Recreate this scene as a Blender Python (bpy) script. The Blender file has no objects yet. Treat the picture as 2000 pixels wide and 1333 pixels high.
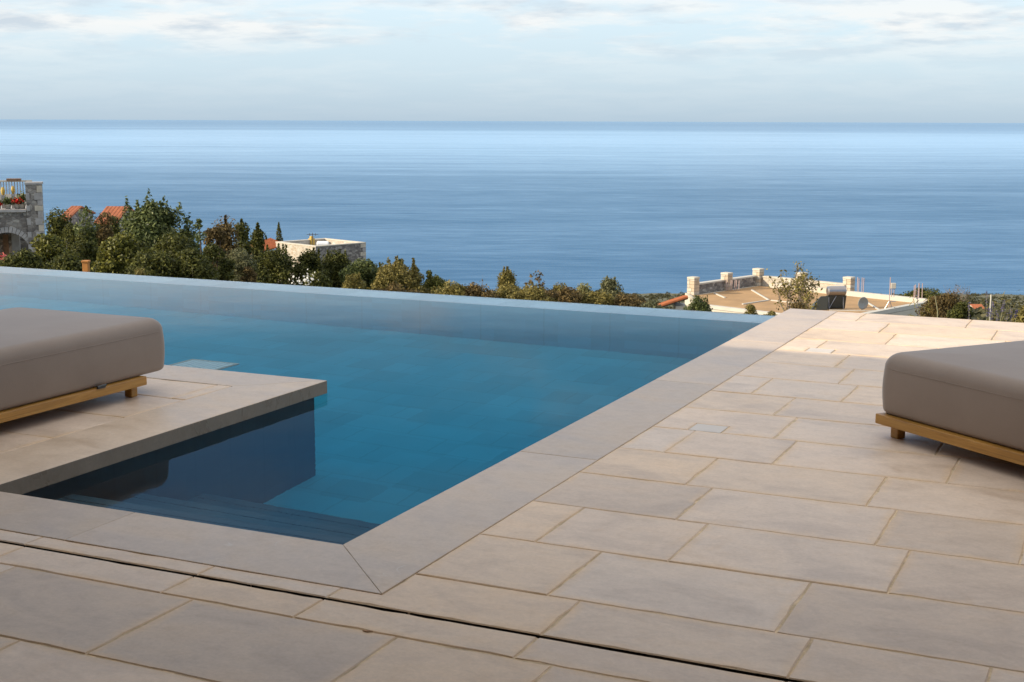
import bpy, bmesh, math, random
import numpy as np
from mathutils import Vector, Matrix

S = bpy.context.scene
C = S.collection
rad = math.radians

# ------------------------------------------------------------------ camera
YAW, PITCH, ROLL = -0.43084161, 0.16195283, 0.00360369
FPX, CAM_H = 2631.6748, 1.5
fw = Vector((math.sin(YAW) * math.cos(PITCH), math.cos(YAW) * math.cos(PITCH), -math.sin(PITCH)))
rt = Vector((math.cos(YAW), -math.sin(YAW), 0)); up = rt.cross(fw)
r2 = math.cos(ROLL) * rt + math.sin(ROLL) * up
u2 = -math.sin(ROLL) * rt + math.cos(ROLL) * up
cam = bpy.data.cameras.new('camera'); camo = bpy.data.objects.new('camera', cam); C.objects.link(camo)
M = Matrix((r2, u2, -fw)).transposed().to_4x4(); M.translation = (0, 0, CAM_H)
camo.matrix_world = M
cam.sensor_fit = 'HORIZONTAL'; cam.sensor_width = 36.0; cam.lens = FPX / 2000 * 36
cam.clip_start = 0.05; cam.clip_end = 1.0e6
S.camera = camo

# ------------------------------------------------------------------ world, sun, exposure
SUN_EL = rad(20.0)
sh = Vector((-0.7785, -0.6277))
SUN = Vector((sh.x * math.cos(SUN_EL), sh.y * math.cos(SUN_EL), math.sin(SUN_EL)))
w = bpy.data.worlds.new('World'); S.world = w; w.use_nodes = True
nt = w.node_tree; nt.nodes.clear()
def N(t, typ, **k):
    n = t.nodes.new(typ)
    for a, b in k.items():
        setattr(n, a, b)
    return n
def math_n(t, op, a, b=None, clamp=False):
    n = N(t, 'ShaderNodeMath', operation=op, use_clamp=clamp)
    for i, v in enumerate((a, b)):
        if v is None: continue
        if isinstance(v, (int, float)): n.inputs[i].default_value = v
        else: t.links.new(v, n.inputs[i])
    return n.outputs[0]
def mixc(t, fac, a, b, blend='MIX'):
    n = N(t, 'ShaderNodeMix', data_type='RGBA', blend_type=blend)
    for i, v in ((0, fac), (6, a), (7, b)):
        if isinstance(v, (int, float)): n.inputs[i].default_value = v
        elif isinstance(v, tuple): n.inputs[i].default_value = (*v, 1)
        else: t.links.new(v, n.inputs[i])
    return n.outputs[2]
def ramp(t, src, stops, interp='LINEAR'):
    n = N(t, 'ShaderNodeValToRGB'); cr = n.color_ramp; cr.interpolation = interp
    while len(cr.elements) < len(stops): cr.elements.new(0.5)
    for e, (p, c) in zip(cr.elements, stops):
        e.position = p; e.color = (*c, 1) if isinstance(c, tuple) else (c, c, c, 1)
    t.links.new(src, n.inputs[0]); return n.outputs[0]
def noise(t, vec, scale, detail=4, rough=0.55, dist=0.0):
    n = N(t, 'ShaderNodeTexNoise'); n.inputs['Scale'].default_value = scale
    n.inputs['Detail'].default_value = detail; n.inputs['Roughness'].default_value = rough
    n.inputs['Distortion'].default_value = dist
    if vec is not None: t.links.new(vec, n.inputs['Vector'])
    return n.outputs[0]
def mapping(t, vec, scale=(1, 1, 1), loc=(0, 0, 0), rot=(0, 0, 0)):
    n = N(t, 'ShaderNodeMapping'); n.inputs['Scale'].default_value = scale
    n.inputs['Location'].default_value = loc; n.inputs['Rotation'].default_value = rot
    t.links.new(vec, n.inputs['Vector']); return n.outputs[0]

sky = N(nt, 'ShaderNodeTexSky', sky_type='NISHITA', sun_disc=False)
sky.sun_elevation = SUN_EL; sky.sun_rotation = math.atan2(sh.x, sh.y)
sky.altitude = 100; sky.air_density = 1.0; sky.dust_density = 0.6; sky.ozone_density = 1.2
SKY_K = 0.10
tc = N(nt, 'ShaderNodeTexCoord')
sep = N(nt, 'ShaderNodeSeparateXYZ'); nt.links.new(tc.outputs['Generated'], sep.inputs[0])
el = math_n(nt, 'MAXIMUM', sep.outputs[2], 0.0)
# haze at the horizon all round; zenith brightened to light the terrace
hz = ramp(nt, el, [(0.0, 0.95), (0.10, 0.88), (0.30, 0.75), (0.6, 0.85), (1.0, 0.85)])
hcol = ramp(nt, el, [(0.0, (2.15, 2.8, 3.4)), (0.035, (2.85, 3.55, 4.08)), (0.08, (3.4, 4.15, 4.65)), (0.12, (2.9, 4.0, 4.9)), (0.165, (1.8, 3.1, 4.6)), (0.24, (0.6, 2.0, 4.5)), (0.38, (1.2, 2.6, 4.6)), (0.60, (6.2, 6.4, 6.6)), (1.0, (7.2, 7.0, 6.9))])
skyc = mixc(nt, hz, sky.outputs[0], hcol)
# a thin, broken cloud layer seen in perspective
den = math_n(nt, 'ADD', el, 0.11)
inv = math_n(nt, 'DIVIDE', 1.0, den)
vm = N(nt, 'ShaderNodeVectorMath', operation='SCALE'); nt.links.new(tc.outputs['Generated'], vm.inputs[0]); nt.links.new(inv, vm.inputs['Scale'])
cv = mapping(nt, vm.outputs[0], (1, 1, 0), (1.2, 4.1, 0))
c1 = noise(nt, cv, 1.5, 9, 0.62, 0.25)
c2 = noise(nt, cv, 0.33, 3, 0.5)
cm = math_n(nt, 'ADD', c1, math_n(nt, 'MULTIPLY', math_n(nt, 'SUBTRACT', c2, 0.5), 0.9))
cl = ramp(nt, cm, [(0.39, 0.0), (0.55, 0.8), (1.0, 0.9)])
lowf = ramp(nt, el, [(0.0, 0.03), (0.04, 0.15), (0.066, 0.95), (0.095, 0.6), (0.125, 0.2), (0.24, 0.15), (0.6, 0.8)])
cfac = math_n(nt, 'MULTIPLY', cl, lowf)
ccol = ramp(nt, noise(nt, cv, 2.3, 6, 0.6), [(0.38, (2.9, 3.2, 3.55)), (0.54, (4.65, 4.55, 4.4))])
skyc = mixc(nt, cfac, skyc, ccol)
# heaped clouds somewhat higher up
cu = noise(nt, mapping(nt, tc.outputs['Generated'], (5.0, 5.0, 11.0), (0.6, 0.35, 1.0)), 1.0, 7, 0.6, 0.3)
cuf = math_n(nt, 'MULTIPLY', ramp(nt, cu, [(0.50, 0.0), (0.62, 0.9)]), ramp(nt, el, [(0.08, 0.0), (0.105, 1.0), (0.18, 1.0), (0.24, 0.3), (0.4, 0.0)]))
skyc = mixc(nt, cuf, skyc, ramp(nt, cu, [(0.54, (3.5, 3.55, 3.75)), (0.68, (4.9, 4.75, 4.6))]))
bg = N(nt, 'ShaderNodeBackground'); bg.inputs[1].default_value = SKY_K
nt.links.new(skyc, bg.inputs[0])
wo = N(nt, 'ShaderNodeOutputWorld'); nt.links.new(bg.outputs[0], wo.inputs[0])

sl = bpy.data.lights.new('sun', 'SUN'); sl.energy = 2.9; sl.angle = rad(0.53); sl.color = (1.0, 0.88, 0.69)
so = bpy.data.objects.new('sun', sl); C.objects.link(so)
so.rotation_euler = SUN.to_track_quat('Z', 'Y').to_euler(); so.location = (-20, -20, 30)
S.view_settings.view_transform = 'Standard'; S.view_settings.look = 'None'
S.view_settings.exposure = 1.1; S.view_settings.gamma = 1.0; S.view_settings.use_curve_mapping = False
S.cycles.use_denoising = True
S.cycles.sample_clamp_indirect = 4.0
S.cycles.max_bounces = 10

# ------------------------------------------------------------------ helpers
def ray(px, py):
    return fw * FPX + r2 * (px - 1000) - u2 * (py - 666.5)
fh = Vector((math.sin(YAW), math.cos(YAW), 0)); rh = Vector((math.cos(YAW), -math.sin(YAW), 0))
RZ = math.atan2(rh.y, rh.x)
def at(px, py, s):
    """point of the photograph's (px, py) line of sight s metres ahead"""
    d = ray(px, py); k = s / d.dot(fh)
    return Vector((0, 0, CAM_H)) + d * k
def W(l, s, z): return rh * l + fh * s + Vector((0, 0, z))

def link(o, parent=None):
    C.objects.link(o)
    if parent: o.parent = parent
    return o
class MB:
    def __init__(s): s.v = []; s.f = []
    def quad(s, *p):
        i = len(s.v); s.v += [tuple(q) for q in p]; s.f.append(tuple(range(i, i + len(p)))); return s
    def hexa(s, b, t):
        i = len(s.v); n = len(b); s.v += [tuple(q) for q in b] + [tuple(q) for q in t]
        s.f.append(tuple(range(i + n - 1, i - 1, -1))); s.f.append(tuple(range(i + n, i + 2 * n)))
        for k in range(n):
            j = (k + 1) % n; s.f.append((i + k, i + j, i + n + j, i + n + k))
        return s
    def box(s, x0, x1, y0, y1, z0, z1):
        b = [(x0, y0, z0), (x1, y0, z0), (x1, y1, z0), (x0, y1, z0)]
        return s.hexa(b, [(x, y, z1) for x, y, _ in b])
    def tube(s, path, radii, n=6, cap=True):
        path = [Vector(p) for p in path]; rings = []
        for k, p in enumerate(path):
            d = (path[min(k + 1, len(path) - 1)] - path[max(k - 1, 0)]).normalized()
            a = d.orthogonal().normalized(); b = d.cross(a)
            r = radii[k] if isinstance(radii, (list, tuple)) else radii
            i = len(s.v)
            for j in range(n):
                t = 2 * math.pi * j / n
                s.v.append(tuple(p + a * math.cos(t) * r + b * math.sin(t) * r))
            rings.append(i)
        for a, b in zip(rings, rings[1:]):
            for j in range(n):
                q = (j + 1) % n; s.f.append((a + j, a + q, b + q, b + j))
        if cap:
            s.f.append(tuple(range(rings[0] + n - 1, rings[0] - 1, -1)))
            s.f.append(tuple(range(rings[-1], rings[-1] + n)))
        return s
    def lathe(s, prof, n=14, c=(0, 0, 0)):
        rings = []
        for r, z in prof:
            i = len(s.v)
            for j in range(n):
                t = 2 * math.pi * j / n
                s.v.append((c[0] + r * math.cos(t), c[1] + r * math.sin(t), c[2] + z))
            rings.append(i)
        for a, b in zip(rings, rings[1:]):
            for j in range(n):
                q = (j + 1) % n; s.f.append((a + j, a + q, b + q, b + j))
        s.f.append(tuple(range(rings[0] + n - 1, rings[0] - 1, -1))); s.f.append(tuple(range(rings[-1], rings[-1] + n)))
        return s
    def build(s, name, mat, parent=None, smooth=False, bevel=0, kind=None, loc=None, label=None):
        me = bpy.data.meshes.new(name); me.from_pydata(s.v, [], s.f); me.update()
        if bevel:
            bm = bmesh.new(); bm.from_mesh(me)
            bmesh.ops.bevel(bm, geom=bm.edges[:], offset=bevel, segments=2, affect='EDGES', profile=0.6)
            bm.to_mesh(me); bm.free()
        bm = bmesh.new(); bm.from_mesh(me); bmesh.ops.recalc_face_normals(bm, faces=bm.faces[:]); bm.to_mesh(me); bm.free()
        me.materials.append(mat)
        if smooth:
            me.shade_smooth()
        o = bpy.data.objects.new(name, me)
        if loc: o.location = loc
        if kind: o['kind'] = kind
        if label: o['label'] = label
        return link(o, parent)
def thing(name, label, cat, loc=(0, 0, 0), rz=0.0, group=None):
    o = bpy.data.objects.new(name, None); o.empty_display_size = 0.2; C.objects.link(o)
    o.location = loc; o.rotation_euler = (0, 0, rz); o['label'] = label; o['category'] = cat
    if group: o['group'] = group
    return o
def tag(o, label, cat, group=None):
    o['label'] = label; o['category'] = cat
    if group: o['group'] = group
    return o

# ------------------------------------------------------------------ materials
def mat_new(name):
    m = bpy.data.materials.new(name); m.use_nodes = True
    t = m.node_tree; b = t.nodes['Principled BSDF']
    return m, t, b
def pmat(name, col, rough=0.6, metal=0.0, vary=0.0, scale=8.0, bump=0.0, bscale=40.0, spec=0.5):
    m, t, b = mat_new(name)
    b.inputs['Roughness'].default_value = rough; b.inputs['Metallic'].default_value = metal
    b.inputs['Specular IOR Level'].default_value = spec
    g = N(t, 'ShaderNodeTexCoord')
    if vary:
        n = noise(t, g.outputs['Object'], scale, 5, 0.6)
        c = ramp(t, n, [(0.3, tuple(x * (1 - vary) for x in col)), (0.7, tuple(min(1, x * (1 + vary)) for x in col))])
        t.links.new(c, b.inputs['Base Color'])
    else:
        b.inputs['Base Color'].default_value = (*col, 1)
    if bump:
        bn = N(t, 'ShaderNodeBump'); bn.inputs['Strength'].default_value = bump; bn.inputs['Distance'].default_value = 0.01
        t.links.new(noise(t, g.outputs['Object'], bscale, 4, 0.6), bn.inputs['Height']); t.links.new(bn.outputs[0], b.inputs['Normal'])
    return m
def stone_tile(name, base, tint, rough=0.55, mott=0.21, vein=0.0):
    """honed limestone: every slab its own tone, cloudy mottling, pits, fine grain"""
    m, t, b = mat_new(name)
    g = N(t, 'ShaderNodeNewGeometry'); oi = N(t, 'ShaderNodeObjectInfo')
    off = N(t, 'ShaderNodeVectorMath', operation='SCALE'); off.inputs[0].default_value = (37, 53, 11)
    t.links.new(oi.outputs['Random'], off.inputs['Scale'])
    ad = N(t, 'ShaderNodeVectorMath', operation='ADD'); t.links.new(g.outputs['Position'], ad.inputs[0]); t.links.new(off.outputs[0], ad.inputs[1])
    p = ad.outputs[0]
    c = ramp(t, oi.outputs['Random'], [(0.0, tuple(x * 0.83 for x in base)), (0.3, base), (0.55, tint), (0.8, (base[0] * 1.0, base[1] * 0.96, base[2] * 0.88)), (1.0, tuple(x * 1.12 for x in base))])
    big = noise(t, mapping(t, p, (1, 1.7, 1)), 2.6, 6, 0.62, 0.6)
    c = mixc(t, 1.0, c, ramp(t, big, [(0.32, (1 - mott * 0.75, 1 - mott * 0.9, 1 - mott * 1.1)), (0.5, (1.0, 1.0, 1.0)), (0.72, (1 + mott * 0.4, 1 + mott * 0.4, 1 + mott * 0.4))]), 'MULTIPLY')
    rust = noise(t, p, 5.5, 5, 0.6, 0.4)
    c = mixc(t, ramp(t, rust, [(0.60, 0.0), (0.78, 0.32)]), c, (base[0] * 0.82, base[1] * 0.70, base[2] * 0.52))
    ea = N(t, 'ShaderNodeAttribute', attribute_name='edge')
    en = math_n(t, 'MULTIPLY', ea.outputs['Fac'], ramp(t, noise(t, p, 4.0, 4, 0.6), [(0.35, 0.0), (0.62, 0.75)]))
    c = mixc(t, en, c, (base[0] * 1.04, base[1] * 0.93, base[2] * 0.72))
    fine = noise(t, p, 70, 3, 0.7)
    med = noise(t, mapping(t, p, (1, 1.4, 1)), 14, 8, 0.72, 0.3)
    c = mixc(t, 1.0, c, ramp(t, med, [(0.34, (0.94, 0.92, 0.89)), (0.5, (1.0, 1.0, 1.0)), (0.66, (1.05, 1.05, 1.05))]), 'MULTIPLY')
    c = mixc(t, 1.0, c, ramp(t, fine, [(0.3, 0.93), (0.7, 1.05)]), 'MULTIPLY')
    pit = N(t, 'ShaderNodeTexVoronoi'); pit.inputs['Scale'].default_value = 16; t.links.new(p, pit.inputs['Vector'])
    pm = ramp(t, pit.outputs['Distance'], [(0.0, 1.0), (0.055, 0.0)])
    sel = ramp(t, noise(t, p, 1.9, 2), [(0.55, 0.0), (0.66, 1.0)])
    pmf = math_n(t, 'MULTIPLY', pm, sel)
    c = mixc(t, math_n(t, 'MULTIPLY', pmf, 0.7), c, (0.15, 0.11, 0.08))
    if vein:
        v = noise(t, mapping(t, p, (0.9, 2.2, 1), rot=(0, 0, 0.5)), 1.6, 3, 0.55, 1.4)
        line = ramp(t, math_n(t, 'ABSOLUTE', math_n(t, 'SUBTRACT', v, 0.5)), [(0.0, 1.0), (0.006, 0.0)])
        brk = ramp(t, noise(t, p, 3.1, 2), [(0.58, 0.0), (0.68, 1.0)])
        c = mixc(t, math_n(t, 'MULTIPLY', math_n(t, 'MULTIPLY', line, brk), vein), c, (0.66, 0.62, 0.56))
    t.links.new(c, b.inputs['Base Color'])
    r = ramp(t, big, [(0.3, rough - 0.10), (0.7, rough + 0.12)]); t.links.new(r, b.inputs['Roughness'])
    b.inputs['Specular IOR Level'].default_value = 0.35
    bn = N(t, 'ShaderNodeBump'); bn.inputs['Strength'].default_value = 0.35; bn.inputs['Distance'].default_value = 0.004
    hgt = math_n(t, 'SUBTRACT', math_n(t, 'ADD', math_n(t, 'MULTIPLY', fine, 0.25), math_n(t, 'MULTIPLY', noise(t, p, 9, 4), 0.8)), math_n(t, 'MULTIPLY', pmf, 0.8))
    t.links.new(hgt, bn.inputs['Height']); t.links.new(bn.outputs[0], b.inputs['Normal'])
    return m
M_TILE = stone_tile('paving_limestone', (0.69, 0.535, 0.405), (0.655, 0.525, 0.415), 0.5)
M_COPE = stone_tile('coping_limestone', (0.555, 0.43, 0.32), (0.53, 0.42, 0.33), 0.42, 0.16, 0.6)
M_SIDESHADE = stone_tile('shaded_side_limestone', (0.25, 0.195, 0.145), (0.235, 0.19, 0.15), 0.3, 0.16)  # shade on the platform slab sides, painted in as a darker tone
M_GROUT = pmat('ochre_grout', (0.58, 0.44, 0.28), 0.9, vary=0.35, scale=14, bump=0.5)
M_DARK = pmat('drain_dark', (0.018, 0.012, 0.009), 0.8)
M_WHITE = pmat('white_paint', (0.53, 0.485, 0.41), 0.7, vary=0.06, scale=3)
M_GRATE = pmat('pale_grate', (0.72, 0.78, 0.80), 0.5)
M_LID = pmat('pale_lid', (0.60, 0.53, 0.46), 0.6, vary=0.05)
def wood_mat():
    m, t, b = mat_new('oiled_teak')
    g = N(t, 'ShaderNodeTexCoord')
    n1 = noise(t, mapping(t, g.outputs['Object'], (2.2, 40, 40)), 1.0, 5, 0.6, 0.8)
    n2 = noise(t, g.outputs['Object'], 2.4, 3)
    c = ramp(t, n1, [(0.30, (0.30, 0.135, 0.022)), (0.5, (0.46, 0.225, 0.042)), (0.72, (0.55, 0.30, 0.07))])
    c = mixc(t, 1.0, c, ramp(t, n2, [(0.3, 0.86), (0.7, 1.08)]), 'MULTIPLY')
    t.links.new(c, b.inputs['Base Color']); b.inputs['Roughness'].default_value = 0.42
    bn = N(t, 'ShaderNodeBump'); bn.inputs['Strength'].default_value = 0.2; bn.inputs['Distance'].default_value = 0.002
    t.links.new(n1, bn.inputs['Height']); t.links.new(bn.outputs[0], b.inputs['Normal'])
    return m
M_WOOD = wood_mat()
def fabric_mat():
    m, t, b = mat_new('taupe_fabric')
    g = N(t, 'ShaderNodeTexCoord')
    n1 = noise(t, g.outputs['Object'], 3.0, 5, 0.6)
    c = ramp(t, n1, [(0.3, (0.262, 0.192, 0.142)), (0.7, (0.298, 0.222, 0.167))])
    wv = noise(t, g.outputs['Object'], 420, 2, 0.6)
    c = mixc(t, 1.0, c, ramp(t, wv, [(0.3, 0.92), (0.7, 1.06)]), 'MULTIPLY')
    t.links.new(c, b.inputs['Base Color']); b.inputs['Roughness'].default_value = 0.62
    b.inputs['Specular IOR Level'].default_value = 0.35
    b.inputs['Sheen Weight'].default_value = 0.25; b.inputs['Sheen Roughness'].default_value = 0.5
    bn = N(t, 'ShaderNodeBump'); bn.inputs['Strength'].default_value = 0.12; bn.inputs['Distance'].default_value = 0.02
    hh = math_n(t, 'ADD', math_n(t, 'MULTIPLY', noise(t, g.outputs['Object'], 4.5, 3), 0.7), math_n(t, 'MULTIPLY', wv, 0.03))
    t.links.new(hh, bn.inputs['Height']); t.links.new(bn.outputs[0], b.inputs['Normal'])
    return m
M_FAB = fabric_mat()
def pool_tile_mat(name, col):
    m, t, b = mat_new(name)
    g = N(t, 'ShaderNodeNewGeometry')
    br = N(t, 'ShaderNodeTexVoronoi', distance='CHEBYCHEV'); br.inputs['Scale'].default_value = 3.3; br.inputs['Randomness'].default_value = 0.15
    t.links.new(g.outputs['Position'], br.inputs['Vector'])
    sc = N(t, 'ShaderNodeSeparateColor'); t.links.new(br.outputs['Color'], sc.inputs[0])
    c = mixc(t, 1.0, col, ramp(t, sc.outputs[0], [(0.0, 0.90), (1.0, 1.08)]), 'MULTIPLY')
    c = mixc(t, 1.0, c, ramp(t, noise(t, g.outputs['Position'], 1.4, 6, 0.65), [(0.3, 0.92), (0.7, 1.07)]), 'MULTIPLY')
    bk = N(t, 'ShaderNodeTexBrick'); bk.inputs['Scale'].default_value = 1.0; bk.inputs['Mortar Size'].default_value = 0.007
    bk.inputs['Brick Width'].default_value = 0.6; bk.inputs['Row Height'].default_value = 0.3
    bk.inputs['Color1'].default_value = (1.04, 1.04, 1.04, 1); bk.inputs['Color2'].default_value = (0.96, 0.96, 0.96, 1); bk.inputs['Mortar'].default_value = (0.7, 0.7, 0.7, 1)
    t.links.new(g.outputs['Position'], bk.inputs['Vector'])
    c = mixc(t, 0.38, c, bk.outputs['Color'], 'MULTIPLY')
    t.links.new(c, b.inputs['Base Color']); b.inputs['Roughness'].default_value = 0.5
    return m
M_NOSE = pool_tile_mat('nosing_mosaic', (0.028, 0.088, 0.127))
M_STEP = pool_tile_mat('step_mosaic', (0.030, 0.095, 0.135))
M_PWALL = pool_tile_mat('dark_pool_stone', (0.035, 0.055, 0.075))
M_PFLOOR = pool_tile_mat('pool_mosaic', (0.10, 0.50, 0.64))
def water_mat():
    m = bpy.data.materials.new('pool_water'); m.use_nodes = True; t = m.node_tree; t.nodes.clear()
    gl = N(t, 'ShaderNodeBsdfRefraction'); gl.inputs['IOR'].default_value = 1.333; gl.inputs['Roughness'].default_value = 0.0
    gs = N(t, 'ShaderNodeBsdfGlossy'); gs.inputs['Roughness'].default_value = 0.0
    fr = N(t, 'ShaderNodeFresnel'); fr.inputs['IOR'].default_value = 1.333
    fc = ramp(t, fr.outputs[0], [(0.0, 0.0), (0.10, 0.03), (0.18, 0.09), (0.30, 0.11), (0.38, 0.16), (0.45, 0.38), (0.56, 0.64), (1.0, 1.0)])
    mx = N(t, 'ShaderNodeMixShader'); t.links.new(fc, mx.inputs[0])
    t.links.new(gl.outputs[0], mx.inputs[1]); t.links.new(gs.outputs[0], mx.inputs[2])
    va = N(t, 'ShaderNodeVolumeAbsorption'); va.inputs['Color'].default_value = (0.0, 0.68, 0.78, 1); va.inputs['Density'].default_value = 0.40
    g = N(t, 'ShaderNodeNewGeometry')
    n = math_n(t, 'ADD', noise(t, g.outputs['Position'], 1.6, 3, 0.5), math_n(t, 'ADD', math_n(t, 'MULTIPLY', noise(t, g.outputs['Position'], 6.5, 2, 0.5), 0.18), math_n(t, 'MULTIPLY', noise(t, mapping(t, g.outputs['Position'], (14, 34, 1), rot=(0, 0, 0.5)), 1.0, 3, 0.6), 0.07)))
    bn = N(t, 'ShaderNodeBump'); bn.inputs['Strength'].default_value = 0.15; bn.inputs['Distance'].default_value = 0.012
    t.links.new(n, bn.inputs['Height'])
    for nd in (gl, gs, fr): t.links.new(bn.outputs[0], nd.inputs['Normal'])
    o = N(t, 'ShaderNodeOutputMaterial'); t.links.new(mx.outputs[0], o.inputs[0]); t.links.new(va.outputs[0], o.inputs['Volume'])
    return m
M_WATER = water_mat()
def sea_mat():
    m = bpy.data.materials.new('sea'); m.use_nodes = True; t = m.node_tree; t.nodes.clear()
    g = N(t, 'ShaderNodeNewGeometry')
    # local axes: u across the view, v out to sea
    p = mapping(t, g.outputs['Position'], (1, 1, 1), rot=(0, 0, -RZ))
    sp = N(t, 'ShaderNodeSeparateXYZ'); t.links.new(p, sp.inputs[0])
    dist = sp.outputs[1]
    lg = math_n(t, 'LOGARITHM', math_n(t, 'MAXIMUM', dist, 10.0), 10.0)
    wob = math_n(t, 'MULTIPLY', math_n(t, 'SUBTRACT', noise(t, mapping(t, p, (0.00012, 0.00045, 0)), 1.0, 4, 0.6, 0.5), 0.5), 0.55)
    lgw = math_n(t, 'DIVIDE', math_n(t, 'SUBTRACT', math_n(t, 'ADD', lg, wob), 2.5), 3.0)
    # wind zones: ruffled inshore, a calm slick from about 3 to 12 km, ruffled again beyond
    calm = ramp(t, lgw, [(0.14, 0.30), (0.24, 0.36), (0.305, 0.50), (0.38, 0.84), (0.46, 1.0), (0.52, 0.90), (0.58, 0.68), (0.70, 0.60), (0.85, 0.64)])
    fc = mapping(t, p, (0.010, 0.05, 0))
    streak = noise(t, fc, 1.0, 6, 0.65, 0.3)
    big = noise(t, mapping(t, p, (0.0012, 0.006, 0)), 1.0, 5, 0.6, 0.4)
    # patterns average out with distance
    fade = ramp(t, lgw, [(0.12, 1.0), (0.26, 0.75), (0.40, 0.35), (0.60, 0.18)])
    near = ramp(t, lgw, [(0.15, 1.0), (0.26, 0.55), (0.36, 0.0)])
    rip = noise(t, mapping(t, p, (0.028, 0.17, 0)), 1.0, 3, 0.6, 0.2)
    def swing(n, amp, by):
        return math_n(t, 'ADD', 1.0, math_n(t, 'MULTIPLY', math_n(t, 'MULTIPLY', math_n(t, 'SUBTRACT', n, 0.5), amp), by))
    f = math_n(t, 'MULTIPLY', calm, swing(streak, 1.5, fade))
    f = math_n(t, 'MULTIPLY', f, swing(rip, 1.3, near))
    f = math_n(t, 'MULTIPLY', f, swing(big, 1.5, fade), True)
    d = N(t, 'ShaderNodeBsdfDiffuse'); d.inputs[0].default_value = (0.028, 0.090, 0.180, 1)
    gs = N(t, 'ShaderNodeBsdfGlossy'); gs.inputs['Roughness'].default_value = 0.22; gs.inputs[0].default_value = (0.80, 0.93, 1, 1)
    bn = N(t, 'ShaderNodeBump'); bn.inputs['Strength'].default_value = 0.25; bn.inputs['Distance'].default_value = 0.6
    t.links.new(noise(t, mapping(t, p, (0.06, 0.16, 0)), 1.0, 5, 0.6), bn.inputs['Height'])
    t.links.new(bn.outputs[0], gs.inputs['Normal'])
    mx = N(t, 'ShaderNodeMixShader'); t.links.new(f, mx.inputs[0]); t.links.new(d.outputs[0], mx.inputs[1]); t.links.new(gs.outputs[0], mx.inputs[2])
    o = N(t, 'ShaderNodeOutputMaterial'); t.links.new(mx.outputs[0], o.inputs[0])
    return m
M_SEA = sea_mat()
def ground_mat():
    m, t, b = mat_new('scrubland')
    g = N(t, 'ShaderNodeNewGeometry')
    n = noise(t, g.outputs['Position'], 0.09, 8, 0.65)
    c = ramp(t, n, [(0.3, (0.045, 0.05, 0.022)), (0.5, (0.09, 0.085, 0.035)), (0.7, (0.17, 0.125, 0.06))])
    t.links.new(c, b.inputs['Base Color']); b.inputs['Roughness'].default_value = 0.95
    return m
M_GROUND = ground_mat()
def leaf_mat(name, dark, light, rough=0.6, trans=0.3):
    m, t, b = mat_new(name); b.inputs['Specular IOR Level'].default_value = 0.22
    g = N(t, 'ShaderNodeNewGeometry'); tcx = N(t, 'ShaderNodeTexCoord')
    c = ramp(t, g.outputs['Random Per Island'], [(0.0, dark), (0.65, tuple((a + q) / 2 for a, q in zip(dark, light))), (1.0, light)])
    c = mixc(t, 1.0, c, ramp(t, noise(t, tcx.outputs['Object'], 0.9, 3), [(0.3, 0.75), (0.7, 1.25)]), 'MULTIPLY')
    t.links.new(c, b.inputs['Base Color']); b.inputs['Roughness'].default_value = rough
    tr = N(t, 'ShaderNodeBsdfTranslucent'); t.links.new(c, tr.inputs[0])
    mx = N(t, 'ShaderNodeMixShader'); mx.inputs[0].default_value = trans
    o = t.nodes['Material Output']
    t.links.new(b.outputs[0], mx.inputs[1]); t.links.new(tr.outputs[0], mx.inputs[2]); t.links.new(mx.outputs[0], o.inputs[0])
    return m
L_DARK = leaf_mat('leaf_dark_green', (0.024, 0.030, 0.007), (0.17, 0.165, 0.035))
L_LAUREL = leaf_mat('leaf_laurel', (0.026, 0.032, 0.007), (0.29, 0.27, 0.05), 0.5)
L_MID = leaf_mat('leaf_mid_green', (0.035, 0.05, 0.014), (0.21, 0.23, 0.075), 0.5)
L_OLIVE = leaf_mat('leaf_olive', (0.075, 0.075, 0.034), (0.26, 0.25, 0.12))
L_YEL = leaf_mat('leaf_yellow_green', (0.085, 0.072, 0.018), (0.35, 0.28, 0.08))
L_BROWN = leaf_mat('leaf_brown_scrub', (0.06, 0.042, 0.016), (0.25, 0.17, 0.06))
L_PALE = leaf_mat('leaf_pale_olive', (0.16, 0.15, 0.06), (0.38, 0.35, 0.15))
L_RED = leaf_mat('petal_red', (0.45, 0.012, 0.01), (0.75, 0.06, 0.04))
L_PINK = leaf_mat('petal_pink', (0.55, 0.09, 0.08), (0.75, 0.25, 0.20))
L_LAV = leaf_mat('petal_lavender', (0.09, 0.075, 0.15), (0.22, 0.19, 0.32))
L_WHITE = leaf_mat('petal_white', (0.6, 0.58, 0.52), (0.8, 0.78, 0.74))
M_BARK = pmat('bark', (0.085, 0.062, 0.042), 0.9, vary=0.3, scale=6)
M_TWIG = pmat('dry_twig', (0.20, 0.15, 0.11), 0.9, vary=0.2, scale=6)
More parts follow.
